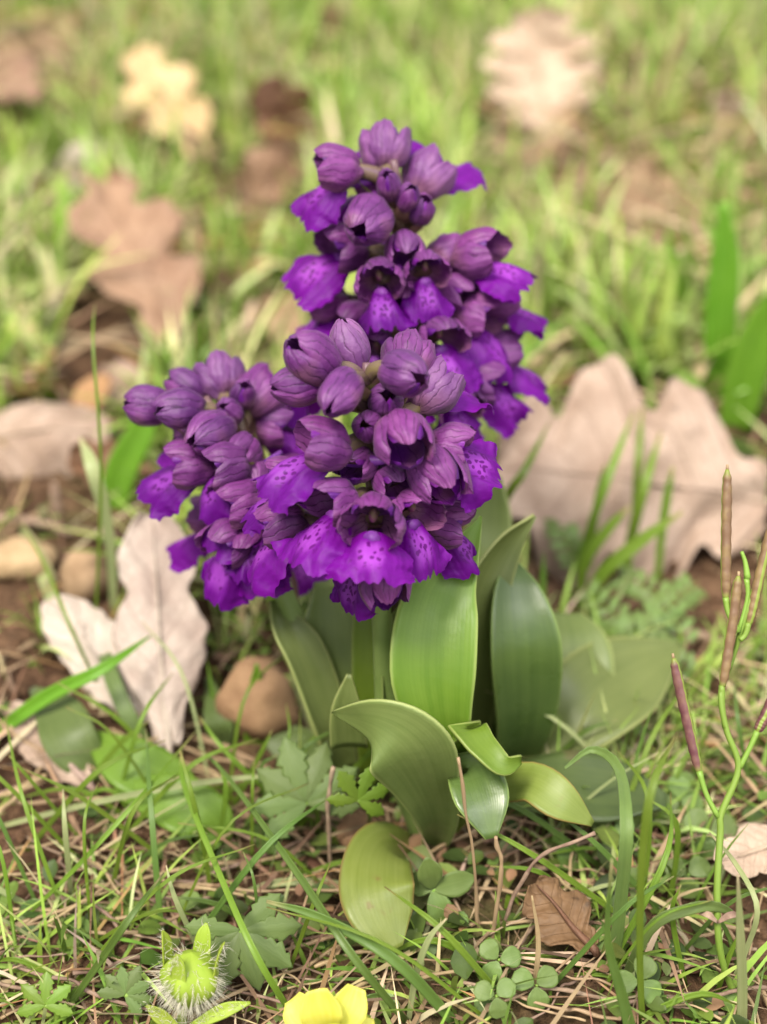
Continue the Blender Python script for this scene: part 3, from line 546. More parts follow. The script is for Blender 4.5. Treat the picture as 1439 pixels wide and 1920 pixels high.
oak_leaf(D(130, 860, 27.8), D(290, 900, 27.0), 1.4, (0, -.5, .9), M['dry_dark'], 'dark leaf in shadow below the domed pale leaf', 2, .1, .1, .3, 22)

# ------------------------------------------------------------------ stones
def stone(c, r, mat, label, seed):
    rg = np.random.default_rng(seed); n, k = 20, 28
    th = np.linspace(0, math.pi, n)[:, None]; a = np.linspace(0, 2 * math.pi, k)[None, :]
    d = np.stack([np.sin(th) * np.cos(a), np.sin(th) * np.sin(a), -np.cos(th) + 0 * a], -1)
    q = sum(w * np.sin(d @ (rg.normal(0, 1, 3) * f) + rg.uniform(0, 6.28)) for f, w in ((1.6, .10), (3, .06), (6, .03), (11, .015)))
    P = d * (1 + q[..., None]) * np.asarray(r); P[:, -1] = P[:, 0]
    V, F, uv = sheet(P); o = mk('stone', V, F, mat, None, uv); o.location = Vector(c) * S; tag(o, label, 'stone', 'small stones on the soil')
stone(on_ground(160, 1085, .5), (.62, .6, .68), M['stone'], 'rounded tan stone between the bleached leaf and the flat tan stone', 1)
stone(on_ground(35, 1045, .35), (.85, .6, .42), M['stone'], 'flat tan stone under the thin twig', 2)
stone(on_ground(485, 1318, .75), (.80, .7, .95), M['stone_b'], 'round brown stone beside the orchid stems', 3)
stone(on_ground(672, 1560, .3), (.42, .4, .36), M['stone_b'], 'dark little stone at the foot of the orchid clump', 4)

# ------------------------------------------------------------------ single blades, stalks and twigs
def blade(pts, widths, mat, label, group='single grass blades', name='grass_blade', cat='grass', cap=2.2, **kw):
    near_ = .62 if pix(pts[0])[1] > 1180 else 1.0
    pts, k_ = rooted(pts, cap); widths = np.asarray(widths) * k_ * near_
    o = np.asarray(pts[0], float); V, F, uv = ribbon([np.asarray(p) - o for p in pts], widths, thick=kw.pop('thick', .015), keel=kw.pop('keel', .25), **kw)
    ob = mk(name, V, F, mat, None, uv); ob.location = Vector(o) * S; return tag(ob, label, cat, group)
def stick(pts, rad, mat, label, group='dry stalks and twigs', name='dry_stalk', cat='stalk', k=7, lie=.3, cap=2.5):
    if lie: q_ = [settle(p, lie + .12 * (i % 2)) for i, p in enumerate(pts)]; k_ = np.mean([pix(a)[2] / pix(b)[2] for a, b in zip(q_, pts)]); pts = q_
    else: pts, k_ = rooted(pts, cap)
    sd = abs(hash(round(float(pts[0][0] * 1000)))) % 9999; rk = np.random.default_rng(sd); py0 = pix(pts[0])[1]
    rad = np.interp(np.linspace(0, 1, 16), np.linspace(0, 1, np.size(rad)) if np.size(rad) > 1 else [0, 1], np.ravel(rad) if np.size(rad) > 1 else [float(rad)] * 2) * k_ * (.55 if py0 > 1350 else .8) * rk.uniform(.7, 1.25, 16)
    pts = smooth_path(pts, 9); Lk = np.linalg.norm(pts[-1] - pts[0]); pts[1:] += rk.normal(0, .012 if lie else .004, (8, 3)) * Lk
    o = np.asarray(pts[0], float); V, F, uv = tube([np.asarray(p) - o for p in pts], rad, 34, k)
    ob = mk(name, V, F, mat, None, uv); ob.location = Vector(o) * S; return tag(ob, label, cat, group)
gm, gd, gp_, gb = M['grass'], M['grass_d'], M['grass_p'], M['grass_b']
blade([D(1345, 760, 34), D(1350, 600, 34.5), D(1358, 480, 35), D(1355, 378, 35.5)], [.75, .82, .7, .15], gb, 'upright bright green broad grass blade behind the big pink leaf', nu=9, cap=8)
blade([D(1375, 810, 33), D(1400, 700, 33), D(1440, 600, 33.3), D(1480, 520, 34)], [.8, 1.0, .9, .2], gb, 'broad bright green blade leaning away beside the upright broad blade', nu=9, cap=8)
blade([D(1285, 640, 36), D(1275, 540, 37), D(1250, 430, 38)], [.4, .4, .1], gb, 'narrower green blade between brown curled leaf and upright broad blade', cap=8)
blade([D(-30, 1390, 20.6), D(90, 1305, 20.8), D(190, 1255, 21.0), D(283, 1192, 21.3)], [.30, .34, .26, .04], gb, 'thick bright green grass leaf crossing the bleached oak leaf', nu=9)
blade([D(210, 960, 28), D(230, 880, 28.2), D(270, 800, 28.5), D(275, 760, 28.8)], [.5, .65, .5, .1], gb, 'bright blade between the domed leaf and the orchid buds', cap=4)
blade([D(478, 1400, 23.4), D(480, 1320, 23.4), D(482, 1245, 23.6)], [.55, .6, .08], gb, 'short bright triangular blade in front of the brown stone', nu=9, cap=4)
blade([D(600, 1390, 24), D(560, 1280, 24.5), D(545, 1200, 25)], [.3, .3, .1], gp_, 'pale blade rising beside the brown stone')
blade([on_ground(-40, 1560), D(200, 1500, 22.4), D(420, 1462, 22.3), D(645, 1446, 22.5)], [.12, .16, .14, .03], gp_, 'long pale straw green stalk pointing at the folded orchid leaf')
blade([on_ground(560, 1920), D(480, 1790, 21.5), D(400, 1610, 21.6), D(345, 1470, 21.8), D(340, 1408, 22)], [.14, .16, .15, .14, .06], gm, 'long green blade slanting from the yellow flower up to the plantain leaf')
blade([D(398, 1700, 22.3), D(385, 1600, 22.2), D(360, 1490, 22.1), D(338, 1408, 22.0)], [.10, .13, .12, .05], gm, 'thin upright blade meeting the plantain leaf', cap=3)
blade([on_ground(20, 1745), D(130, 1640, 22.4), D(250, 1510, 22.2), D(372, 1366, 22.0)], [.08, .11, .11, .02], gm, 'thin green blade crossing the plantain leaf')
blade([on_ground(120, 1900), D(190, 1800, 21.8), D(245, 1720, 21.8), D(308, 1636, 22)], [.15, .18, .16, .02], gd, 'blue green pointed blade behind the hairy bud')
blade([on_ground(770, 1925), D(660, 1790, 21.6), D(560, 1640, 21.8), D(430, 1460, 22.0), D(370, 1400, 22.4)], [.16, .2, .18, .12, .03], gd, 'long bluish blade passing in front of the toothed herb leaves')
blade([D(0, 1720, 22.2), D(100, 1700, 22.0), D(260, 1694, 22.0), D(395, 1697, 22.2)], [.05, .11, .11, .06], gm, 'thin blade lying level over the dark basal leaf')
blade([D(470, 1712, 22.0), D(560, 1712, 21.8), D(640, 1660, 21.7), D(520, 1655, 21.9), D(400, 1700, 22.2)][::-1][:3] + [D(655, 1680, 21.8)], [.06, .2, .2, .04], gp_, 'arched greyish blade in front of the yellowing orchid leaf', wave=.05)
blade([on_ground(860, 1925), D(740, 1800, 22.2), D(600, 1720, 22.3), D(500, 1690, 22.6)], [.28, .3, .25, .08], gd, 'flat dark blade lying below the yellowing orchid leaf')
blade([D(765, 1925, 21.6), D(780, 1830, 21.5), D(805, 1760, 21.6), D(838, 1722, 21.8)], [.12, .16, .14, .03], gp_, 'short pale upright blade beside the clover')
blade([on_ground(650, 1915), D(760, 1890, 21.4), D(860, 1860, 21.5), D(925, 1830, 21.7)], [.05, .1, .1, .02], gm, 'thin blade lying across beside the yellow flower')
blade([on_ground(1190, 1960), D(1165, 1860, 21.2), D(1140, 1760, 21.2), D(1148, 1610, 21.5)], [.34, .26, .18, .03], gd, 'dark green grass blade in front of the pale arching blade', nu=9, cap=4)
blade([on_ground(1150, 1820), D(1165, 1680, 22.4), D(1175, 1550, 22.6), D(1160, 1440, 22.9), D(1110, 1405, 23.4), D(1060, 1440, 24)], [.3, .34, .34, .28, .2, .06], M['herb_g'], 'pale arching grass blade beside the orchid leaf with brown edge', nu=9, cap=3.2)
blade([on_ground(1205, 1925), D(1200, 1780, 22.2), D(1205, 1600, 22.4), D(1225, 1470, 22.7), D(1272, 1372, 23.1)], [.16, .18, .2, .2, .05], gm, 'tall slim blade between arching blade and seed pod stem', cap=5)
blade([on_ground(1165, 1850), D(1220, 1740, 22), D(1290, 1705, 22), D(1345, 1700, 22.2), D(1390, 1722, 22.3)], [.2, .3, .3, .25, .05], M['herb_g'], 'blade arching over to the seed pod stem', nu=9)
blade([on_ground(1390, 1960), D(1392, 1850, 21.6), D(1388, 1740, 21.6), D(1384, 1640, 21.8)], [.26, .26, .2, .03], gp_, 'pale upright grass blade at the foot of the seed pod stem', nu=9, cap=4)
blade([on_ground(1360, 1870), D(1400, 1780, 22.8), D(1420, 1700, 23), D(1380, 1620, 23.4), D(1330, 1560, 23.8)], [.1, .14, .14, .12, .03], gp_, 'thin bowed pale blade behind the seed pod stem')
blade([on_ground(1340, 1880), D(1365, 1800, 21.8), D(1395, 1735, 22)], [.1, .14, .03], gm, 'short thin blade crossing the seed pod stem')
blade([D(1000, 1870, 22.3), D(1010, 1770, 22.1), D(998, 1680, 22.2)], [.12, .12, .03], M['straw'], 'yellowed blade beside the clover leaves')
blade([on_ground(920, 1140), D(940, 960, 26), D(985, 880, 26.6), D(1032, 790, 27)], [.2, .18, .15, .03], gm, 'slim blade rising in front of the pink leaf beside the orchid', cap=4)
for i, (a, b, w) in enumerate((((1095, 1010), (1190, 770), .15), ((1180, 1005), (1240, 810), .18), ((1240, 990), (1262, 875), .16), ((1095, 1040), (1180, 950), .2), ((1120, 1070), (1280, 960), .24), ((1190, 960), (1205, 760), .14), ((1110, 990), (1135, 870), .14))):
    blade([D(a[0] - 8, a[1] + 110, 27.2), D(a[0], a[1] + 20, 27), D((a[0] + b[0]) / 2, (a[1] + b[1]) / 2, 26.8), D(b[0], b[1], 26.8)], [w * .8, w, w, .05], gm, 'thin soft green blade standing in front of the big pink oak leaf', 'thin blades before the pink leaf', cap=3.5)
blade([D(830, 350, 33), D(930, 358, 33.5), D(1010, 368, 34), D(1068, 380, 34.6)], [.7, .75, .6, .15], gp_, 'pale broad blade lying level behind the tallest orchid')
blade([D(-20, 860, 23.6), D(60, 1030, 23.2), D(120, 1180, 23), D(190, 1340, 22.8)], [.05, .18, .2, .16], gp_, 'greyish blade slanting down past the tan stones')
blade([on_ground(200, 1320), D(130, 1170, 23.4), D(85, 1060, 23.6), D(40, 980, 24)], [.08, .1, .1, .02], gm, 'thin green blade crossing the flat tan stone')
blade([on_ground(215, 1160), D(205, 1000, 26), D(175, 880, 26.4), D(150, 820, 26.8)], [.14, .2, .28, .05], gp_, 'soft grey green leaf standing beside the rounded tan stone', cap=4)
blade([on_ground(175, 1230), D(190, 900, 26.5), D(175, 650, 27.5), D(178, 570, 28)], [.08, .10, .08, .02], gm, 'tall thin blade standing between the stones and the brown oak leaf', cap=7)
# thin blades low on the near left
rg = np.random.default_rng(21)
for i in range(120):
    px = rg.uniform(-20, 640) if i < 80 else rg.uniform(900, 1430); py = rg.uniform(1480, 1930); p = on_ground(px, py); a = rg.normal(0, .9); L = rg.uniform(1.5, 4.2)
    d = np.array([math.sin(a), math.cos(a) * rg.choice([-.4, .6]), rg.uniform(.25, .8)]); d /= np.linalg.norm(d)
    q = p + d * L * .55 + (0, 0, .2); e = p + d * L + np.array([rg.normal(0, .4), 0, -.25 * L * rg.uniform(0, 1)])
    w = rg.uniform(.07, .17)
    blade([p - (0, 0, .1), q, e], [w, w, .02], [gm, gd, gp_][int(rg.choice(3, p=[.6, .25, .15]))], 'thin grass blade in the tangle between the plantain and the hairy bud' if px < 700 else 'thin grass blade in the tangle between the orchid foot and the seed pod stem', 'thin blades in the near tangle', nu=5, nv=12)
for i in range(110):                                                     # pale stems lying crosswise in the tangle
    px = rg.uniform(-20, 700) if i < 70 else rg.uniform(850, 1430); py = rg.uniform(1330, 1920); p = on_ground(px, py, rg.uniform(.05, .5)); a = rg.normal(0, .6); L = rg.uniform(1.2, 4.5) * .5
    d = np.array([math.cos(a), math.sin(a), rg.normal(0, .12)])
    stick([p - d * L, p + (0, 0, rg.uniform(-.1, .25)), p + d * L], rg.uniform(.03, .075), M['straw'] if rg.random() < .8 else M['twig'], 'thin dry straw lying in the tangle between plantain and hairy bud' if px < 700 else 'thin dry straw lying between the orchid foot and the seed pod stem', 'straws in the near tangle', k=5)
st, tw = M['straw'], M['twig']
stick([D(-40, 1745, 22.6), D(150, 1680, 22.5), D(330, 1640, 22.6), D(560, 1595, 22.9)], [.07, .075, .07, .05], st, 'long straight pale straw lying in front of the dark basal leaf')
stick([D(270, 1740, 22.4), D(400, 1700, 22.3), D(500, 1660, 22.5)], [.05, .05, .03], st, 'short straw crossing under the arched greyish blade')
stick([D(380, 1380, 23.3), D(440, 1410, 23.2), D(500, 1440, 23.2)], [.07, .07, .06], st, 'thick short straw end beside the toothed herb')
stick([D(622, 1650, 22.0), D(615, 1540, 21.7), D(625, 1440, 21.8)], [.06, .07, .06], tw, 'upright brown stalk beside the curled herb shoot', lie=0, cap=6)
stick([on_ground(895, 1760), D(895, 1700, 21.4), D(880, 1560, 21.2), D(860, 1420, 21.3)], [.05, .06, .06, .04], st, 'thin tan stalk running down in front of the dark orchid leaf', lie=0, cap=6)
stick([on_ground(920, 1780), D(935, 1680, 21.9), D(940, 1620, 22), D(930, 1570, 22.2)], [.06, .07, .07, .07], st, 'bent tan stalk below the dark orchid leaf', lie=0, cap=6)
stick([on_ground(935, 1770), D(960, 1690, 22.0), D(1010, 1610, 22.3), D(1115, 1560, 22.8)], [.06, .06, .06, .06], tw, 'reddish stalk arching to the orchid leaf with brown edge', lie=0, cap=6)
stick([D(955, 1650, 22.2), D(970, 1600, 22.2), D(980, 1545, 22.4)], [.04, .05, .03], st, 'short orange stalk between the tan stalks')
stick([D(-30, 962, 26.4), D(90, 985, 26.2), D(220, 1005, 26)], [.11, .1, .07], tw, 'thin brown twig lying behind the tan stones')
stick([on_ground(110, 1000), D(108, 960, 26.2), D(102, 905, 26.4)], [.12, .12, .11], tw, 'short upright twig stub in the soil behind the stones', lie=0, cap=6)
stick([D(-30, 1560, 22.4), D(40, 1480, 22.3), D(88, 1432, 22.4)], [.06, .06, .04], st, 'pinkish straw end above the straw tangle')
stick([D(1230, 1290, 25), D(1060, 1390, 24.4), D(1150, 1400, 24.6)][1:] + [D(1200, 1420, 25)], [.1, .1, .07], tw, 'short thick twig beside the flat pale orchid leaf')
stick([D(1070, 1210, 26.5), D(1250, 1185, 27), D(1460, 1215, 27)], [.08, .09, .08], tw, 'long tan twig lying behind the seed pod stem')
stick([D(1190, 300, 46), D(1240, 160, 50), D(1290, 20, 56)], [.16, .2, .14], st, 'tall tan straw leaning in the far grass', lie=0, cap=6)
stick([D(1300, 370, 42), D(1400, 270, 44), D(1450, 150, 48)], [.2, .22, .16], st, 'pale thick straw stalks leaning beside the far pale leaf', lie=0, cap=6)
stick([D(1040, 95, 58), D(1100, 50, 61), D(1150, 5, 65)], [.2, .22, .18], st, 'pale straw rising from the scalloped upright oak leaf', lie=0, cap=6)
stick([D(1100, 500, 34), D(1260, 482, 35), D(1450, 450, 36.5)], [.16, .18, .16], st, 'pale straw bundle lying behind the upright broad blade')
stick([D(1080, 530, 33), D(1200, 520, 33.5), D(1330, 560, 33)], [.1, .1, .08], st, 'thin straw lying in front of the brown curled leaf')
stick([D(880, 1920, 22.2), D(1000, 1850, 22.3), D(1130, 1740, 22.8)], [.035, .04, .03], st, 'fine straw lying across behind the clover')
stick([on_ground(230, 1755), D(140, 1650, 22.9), D(110, 1600, 23)], [.05, .05, .04], tw, 'dark fine twig in the straw tangle')
stick([D(1215, 1700, 22.6), D(1150, 1760, 22.4), D(1080, 1830, 22.5)], [.03, .03, .03], st, 'fine slanting straw in front of the dark crumbling leaf')

# ------------------------------------------------------------------ seed pod plant
bs = on_ground(1385, 1885); sp = empty('seed_pod_plant', bs, 'slender green stem carrying upright narrow brown seed pods', 'plant')
def part_tube(root, name, pts, rad, mat, n=18, k=9, flat=1.0):
    b = np.array(root.location) / S; V, F, uv = tube([np.asarray(p) - b for p in pts], rad, n, k); return mk(name, V, F, mat, root, uv)
part_tube(sp, 'stem', [bs, D(1352, 1790, 23.5), D(1345, 1680, 23.3), D(1351, 1560, 23.3), D(1353, 1525, 23.3), D(1385, 1440, 23.3), D(1363, 1370, 23.3), D(1352, 1300, 23.3), D(1372, 1240, 23.5), D(1400, 1150, 23.3), D(1440, 1020, 23.4), D(1490, 860, 23.6)], [.055, .06, .06, .058, .055, .05, .048, .045, .042, .04], M['herbstem'], 60)
for (a, b, c, m) in (((1361, 1122), (1362, 1000), (1364, 880), 'pod'), ((1355, 1288), (1372, 1180), (1385, 1080), 'pod'), ((1405, 1170), (1425, 1080), (1452, 970), 'pod'), ((1311, 1447), (1284, 1330), (1263, 1234), 'pod_r'), ((1420, 1372), (1436, 1340), (1470, 1260), 'pod_r')):
    z = 23.3
    p = part_tube(sp, 'seed_pod', [D(*a, z), D(*[(q * .6 + w * .4) for q, w in zip(a, b)], z), D(*b, z), D(*[(q * .4 + w * .6) for q, w in zip(b, c)], z), D(*c, z)], np.interp(np.linspace(0, 1, 41), [0, .08, .25, .75, .93, 1], [.045, .075, .088, .088, .07, .028]) * (1 + .06 * np.sin(np.arange(41) * 1.6)), M[m], 44, 12)
    b0 = np.array(sp.location) / S
    V, F, uv = tube([D(*c, z) - b0, D(c[0] + (c[0] - b[0]) * .06, c[1] - 9, z) - b0], [.028, .022], 3, 7); mk('tip', V, F, M['straw'], p, uv)
for pts in (((1361, 1120), (1366, 1150), (1385, 1185)), ((1354, 1285), (1355, 1320), (1360, 1365)), ((1404, 1168), (1398, 1190), (1388, 1200)), ((1311, 1445), (1325, 1490), (1347, 1532)), ((1421, 1370), (1405, 1405), (1387, 1440))):
    part_tube(sp, 'pedicel', [D(x, y, 23.3) for x, y in pts], [.055, .045, .05], M['herbstem'], 8, 7)
part_tube(sp, 'pedicel', [D(1385, 1185, 23.3), D(1402, 1120, 23.3), D(1400, 1085, 23.3)], [.035, .035, .05], M['herbstem'], 8, 7)
part_tube(sp, 'young_pod', [D(1402, 1085, 23.3), D(1398, 1055, 23.3), D(1391, 1034, 23.3)], [.06, .04, .03], M['herbstem'], 8, 7)
for s, q in ((-1, (1312, 1712)), (1, (1392, 1716))):
    b0 = np.array(sp.location) / S; V, F, uv = ribbon([D(1346, 1730, 23.2) - b0, D((1346 + q[0]) / 2, 1716, 23.1) - b0, D(*q, 23.2) - b0], [.04, .12, .04], (0, -.5, 1), .9, 0, 5, 10, .01, .3, 5); mk('withered_leaf', V, F, M['twig'], sp, uv)

# ------------------------------------------------------------------ small herbs
def leaf_at(root, c, direction, nrm, L, W, mat, name='leaf', prof=(.1, .75, 1, .8, .1), cup=.25, stalk=None, bend=.15, seed=0, wave=.06):
    b = np.array(root.location) / S; c = np.asarray(c, float); d = np.asarray(direction, float); d /= np.linalg.norm(d); n = np.asarray(nrm, float); n /= np.linalg.norm(n)
    V, F, uv = ribbon([c - b, c + d * L * .5 + n * bend * L * .4 - b, c + d * L - n * bend * L * .2 - b], np.array(prof) * W, n, cup, 0, 9, 14, .012, wave, seed)
    return mk(name, V, F, mat, root, uv)
def toothed_fan(root, c, nrm, head, rad, lobes, mat, seed):
    """round toothed leaf cut into lobes, each lobe a leaflet of its own"""
    rg = np.random.default_rng(seed); b = np.array(root.location) / S; n = np.asarray(nrm, float); n /= np.linalg.norm(n); h = np.asarray(head, float); h = h - n * h.dot(n); h /= np.linalg.norm(h); s = np.cross(h, n)
    for k in range(lobes):
        a = (k - (lobes - 1) / 2) * (4.6 / lobes); d = h * math.cos(a) + s * math.sin(a); t = np.cross(d, n); L = rad * (1 - .18 * abs(a) / 2.3) * rg.uniform(.92, 1.08)
        v = np.linspace(0, 1, 22)[:, None]; u = np.linspace(-1, 1, 9)[None, :]
        w = L * .25 * np.sin(math.pi * np.clip(.02 + .90 * v ** 1.5, 0, 1)) ** .8 * (1 - .45 * ((v * 4.6) % 1) * (v > .2)) + .012
        y = L * v * (1 - .10 * np.abs(u) * v); z = .10 * L * v * (1 - v) * 2 - .12 * np.abs(u) * w + .16 * L * v ** 2 * rg.uniform(-.6, .3) + .05 * np.exp(-(u / .2) ** 2) * 0
        P = (c - b) + y[..., None] * d + (u * w)[..., None] * t + z[..., None] * n
        V, F, uv = sheet(P, .012); mk('leaflet', V, F, mat, root, uv)
def herb_stalk(root, a, b, r=.05, mat=None):
    m = (np.asarray(a) + b) / 2 + (.1, .1, .1); part_tube(root, 'stalk', [a, m, b], [r, r, r * .8], mat or M['herbstem'], 10, 6)
def fan_herb(px, py, h, rad, lobes, label, seed, head=(0, .4, 1), nrm=(0, -.75, .7), mat='herb'):
    g0 = on_ground(px + 20, py + 60); c = D(px, py, (g0 - CAM).dot(DV) - h); r = empty('toothed_herb', g0, label, 'herb', 'low toothed herbs'); herb_stalk(r, g0, c); toothed_fan(r, c, nrm, head, rad, lobes, M[mat], seed); return r
fan_herb(575, 1505, 1.6, 1.25, 7, 'toothed herb leaf beside the upright brown stalk', 1, (-.2, .2, .6))
fan_herb(450, 1745, 1.0, 1.15, 7, 'toothed herb leaf behind the hairy bud', 2, (.1, .1, -.5))
fan_herb(672, 1500, 2.6, .75, 5, 'curled young herb shoot in front of the folded orchid leaf', 3, (.5, .2, 1), (.3, -.9, .3), 'herb_b')
fan_herb(85, 1885, .4, .55, 5, 'light green rounded lobed seedling leaf near the hairy bud', 4, (0, .2, 1), (0, -.7, .7), 'herb_b')
fan_herb(235, 1865, .2, .55, 7, 'mossy green seedling in shade beside the hairy bud', 5, (.3, .2, .6))
# four-leaved downy plant
c0 = on_ground(815, 1720); r = empty('downy_plant', c0, 'small downy plant with crossed leaf pairs in front of the yellowing orchid leaf', 'plant'); top = D(812, 1668, 25.0); herb_stalk(r, c0, top, .05)
for dv, L in (((-.15, .1, .9), .75), ((.9, .2, .15), .8), ((.3, -.5, -.7), .7), ((-.6, .4, .0), .5)): leaf_at(r, top, dv, (.1, -.8, .6), L, .46, M['herb_g'], seed=int(L * 100))
# clovers
def clover(px, py, label, seed, size=.42, n=3, lift=.5):
    rg = np.random.default_rng(seed); g0 = on_ground(px + rg.uniform(-30, 30), py + 30); top = D(px, py, (g0 - CAM).dot(DV) - lift); r = empty('clover', g0, label, 'clover', 'clover leaves in the near tangle'); herb_stalk(r, g0, top, .03)
    a0 = rg.uniform(0, 6.28)
    for k in range(n):
        a = a0 + k * 2 * math.pi / n; dv = np.array([math.cos(a), .55 * math.sin(a) + .1, .6 * math.sin(a)]); leaf_at(r, top + dv * .03, dv, (rg.normal(0, .15), -.6, .8), size, size * .92, M['herb_g'], 'leaflet', (.12, .75, 1.05, 1, .35), .2, seed=seed + k)
for i, (x, y, sz) in enumerate(((935, 1800, .36), (1005, 1848, .38), (930, 1868, .34), (1330, 1560, .52), (1275, 1500, .46), (1200, 1840, .4), (1150, 1560, .4), (1290, 1640, .42))):
    clover(x, y, 'small round leaved clover in the patch below the dark orchid leaf' if x < 1100 else 'larger round leaved clover close behind the seed pod stem' if x > 1250 else 'round leaved clover at the foot of the arching grass blades', 40 + i, sz)
# plantain-like broad leaves
r = empty('plantain', on_ground(330, 1560), 'plantain with broad bright green leaves below the bleached oak leaf', 'plant')
for pts, w, m in (([on_ground(400, 1590), D(390, 1540, 23.2), D(320, 1500, 23.2), D(215, 1480, 23.6)], [.4, .85, .9, .15], 'herb_b'), ([on_ground(380, 1540), D(320, 1470, 23.3), D(240, 1430, 23.4), D(160, 1370, 23.8)], [.3, .8, .9, .1], 'herb_b'), ([on_ground(200, 1470), D(140, 1400, 23.4), D(110, 1340, 23.6), D(60, 1290, 24)], [.3, .85, .8, .1], 'herb'), ([on_ground(420, 1400), D(410, 1350, 24), D(392, 1270, 24.4)], [.3, .5, .1], 'herb'), ([on_ground(290, 1420), D(240, 1340, 23.4), D(200, 1240, 23.6), D(190, 1170, 24)], [.2, .28, .24, .04], 'herb')):
    b = np.array(r.location) / S; V, F, uv = ribbon([settle(p, [0, .7, .9, .5][i]) - b for i, p in enumerate(pts)], np.array(w) * 1.2, (0, -.5, .9), .3, 0, 9, 20, .02, .05, 3); mk('leaf', V, F, M[m], r, uv)
r = empty('grey_herb', on_ground(560, 1440), 'greyish herb leaf lying in front of the brown stone', 'plant')
leaf_at(r, on_ground(610, 1420, .3), (-1, .1, .25), (0, -.6, .8), 1.3, .7, M['herb'], seed=4); leaf_at(r, on_ground(600, 1420, .2), (-.5, .2, .6), (0, -.8, .6), .9, .5, M['herb'], seed=5)
# vetch with rows of leaflets
for i, (pts, nl) in enumerate((([(1330, 1290), (1210, 1200), (1090, 1100)], 11), ([(1300, 1250), (1240, 1120), (1150, 1080)], 9), ([(1160, 1260), (1230, 1160), (1310, 1090)], 10), ([(1060, 1160), (1150, 1190), (1250, 1170)], 10), ([(1090, 1080), (1060, 1010), (1045, 960)], 7))):
    zz = 25.6; P = smooth_path([on_ground(x, y, [.4, 1.3, 1.2][k]) for k, (x, y) in enumerate(pts)], 40); g0 = P[0].copy(); g0[2] = gh(g0[0], g0[1])
    r = empty('vetch', g0, 'fine vetch sprig with paired leaflets between the orchid and the pink leaf', 'plant', 'vetch sprigs'); part_tube(r, 'stalk', [g0, P[8], P[20], P[-1]], [.03, .03, .02, .015], M['herbstem'], 16, 5)
    for k in range(nl):
        q = P[int(6 + k * 33 / nl)]; t = P[min(39, int(8 + k * 33 / nl))] - q; t /= np.linalg.norm(t) + 1e-9; s = np.cross(t, (0, -.6, .8))
        for sg in (-1, 1): leaf_at(r, q, s * sg + t * .5, (0, -.6, .8), .5, .19, M['herb_g'], 'leaflet', seed=k)

# hairy bud
bh = on_ground(345, 1960); r = empty('hairy_bud', bh, 'bristly yellow green bud with pointed sepals beside the yellow flower', 'flower bud')
hb = D(358, 1832, 23.0); ax_ = np.array([.08, .35, .93]); ax_ /= np.linalg.norm(ax_); e1 = np.cross(ax_, (0, 1, 0)); e1 /= np.linalg.norm(e1); e2 = np.cross(ax_, e1); b = np.array(r.location) / S
part_tube(r, 'stem', [bh, D(342, 1900, 23.2), hb - ax_ * .42], [.09, .085, .12], M['budgreen'], 10, 9)
n, k = 18, 30; th = np.linspace(0, 1, n)[:, None]; a = np.linspace(0, 2 * math.pi, k)[None, :]
rr = .47 * np.sin(math.pi * (.07 + .93 * th ** 1.15)) ** .7 * (1 + .09 * np.cos(5 * a)) ; P = hb - b + (th[..., None] - .5) * .92 * ax_ + rr[..., None] * (np.cos(a)[..., None] * e1 + np.sin(a)[..., None] * e2)
V, F, uv = sheet(P); cal = mk('calyx', V, F, M['budgreen'], r, uv)
hv, hf = [], []
rg = np.random.default_rng(5)
def hair(p, d, L):
    s = np.cross(d, rg.normal(0, 1, 3)); s /= np.linalg.norm(s) + 1e-9; w = np.cross(d, s); i = len(hv); q = .0045; m = p + d * L * .5 + rg.normal(0, .02, 3)
    for c_, f_ in ((p, 1), (m, .7)): hv.extend([c_ + s * q * f_, c_ - s * q * f_ * .5 + w * q * f_, c_ - s * q * f_ * .5 - w * q * f_])
    hv.append(p + d * L + rg.normal(0, .03, 3))
    for j in range(3): jj = (j + 1) % 3; hf.append([i + j, i + jj, i + 3 + jj, i + 3 + j]); hf.append([i + 3 + j, i + 3 + jj, i + 6])
for _ in range(800):
    i, j = int(rg.integers(0, n) * rg.uniform(.2, 1)), rg.integers(0, k); p = P[i, j]; d = p - (hb - b); d = d - ax_ * d.dot(ax_) * .3 - ax_ * .12; d /= np.linalg.norm(d); hair(p, d + rg.normal(0, .12, 3), rg.uniform(.12, .34))
for aa, L, ti in ((-.3, .5, .25), (1.1, .42, .1), (2.9, .52, .25), (4.4, .45, .35)):
    d0 = math.cos(aa) * e1 + math.sin(aa) * e2; c = hb - b + ax_ * .28 + d0 * .40; e = c + ax_ * L * .9 + d0 * L * ti
    V, F, uv = ribbon([c - ax_ * .3, (c + e) / 2, e], [.34, .26, .03], -d0 + np.array([0, -.2, 0]), .5, 0, 7, 12, .02); mk('sepal', V, F, M['budgreen'], r, uv)
    for _ in range(34): f_ = rg.random(); p = c + (e - c) * f_ + np.cross(d0, ax_) * rg.choice([-1, 1]) * .13 * (1 - f_); hair(p, d0 * .5 + rg.normal(0, .5, 3) + np.cross(d0, ax_) * .2, rg.uniform(.08, .2))
for q in (((360, 1925), (420, 1895), (470, 1880)), ((335, 1930), (300, 1905), (275, 1885))):
    pts = [D(*p_, 22.9) - b for p_ in q]; V, F, uv = ribbon(pts, [.12, .24, .03], (0, -.6, .8), .6, 0, 7, 12, .02); mk('leaf', V, F, M['budgreen'], r, uv)
    for _ in range(60): f_ = rg.random(); p = smooth_path(pts, 20)[int(f_ * 19)] + rg.normal(0, .06, 3); hair(p, np.array([rg.normal(0, .6), -.3, .9]), rg.uniform(.06, .16))
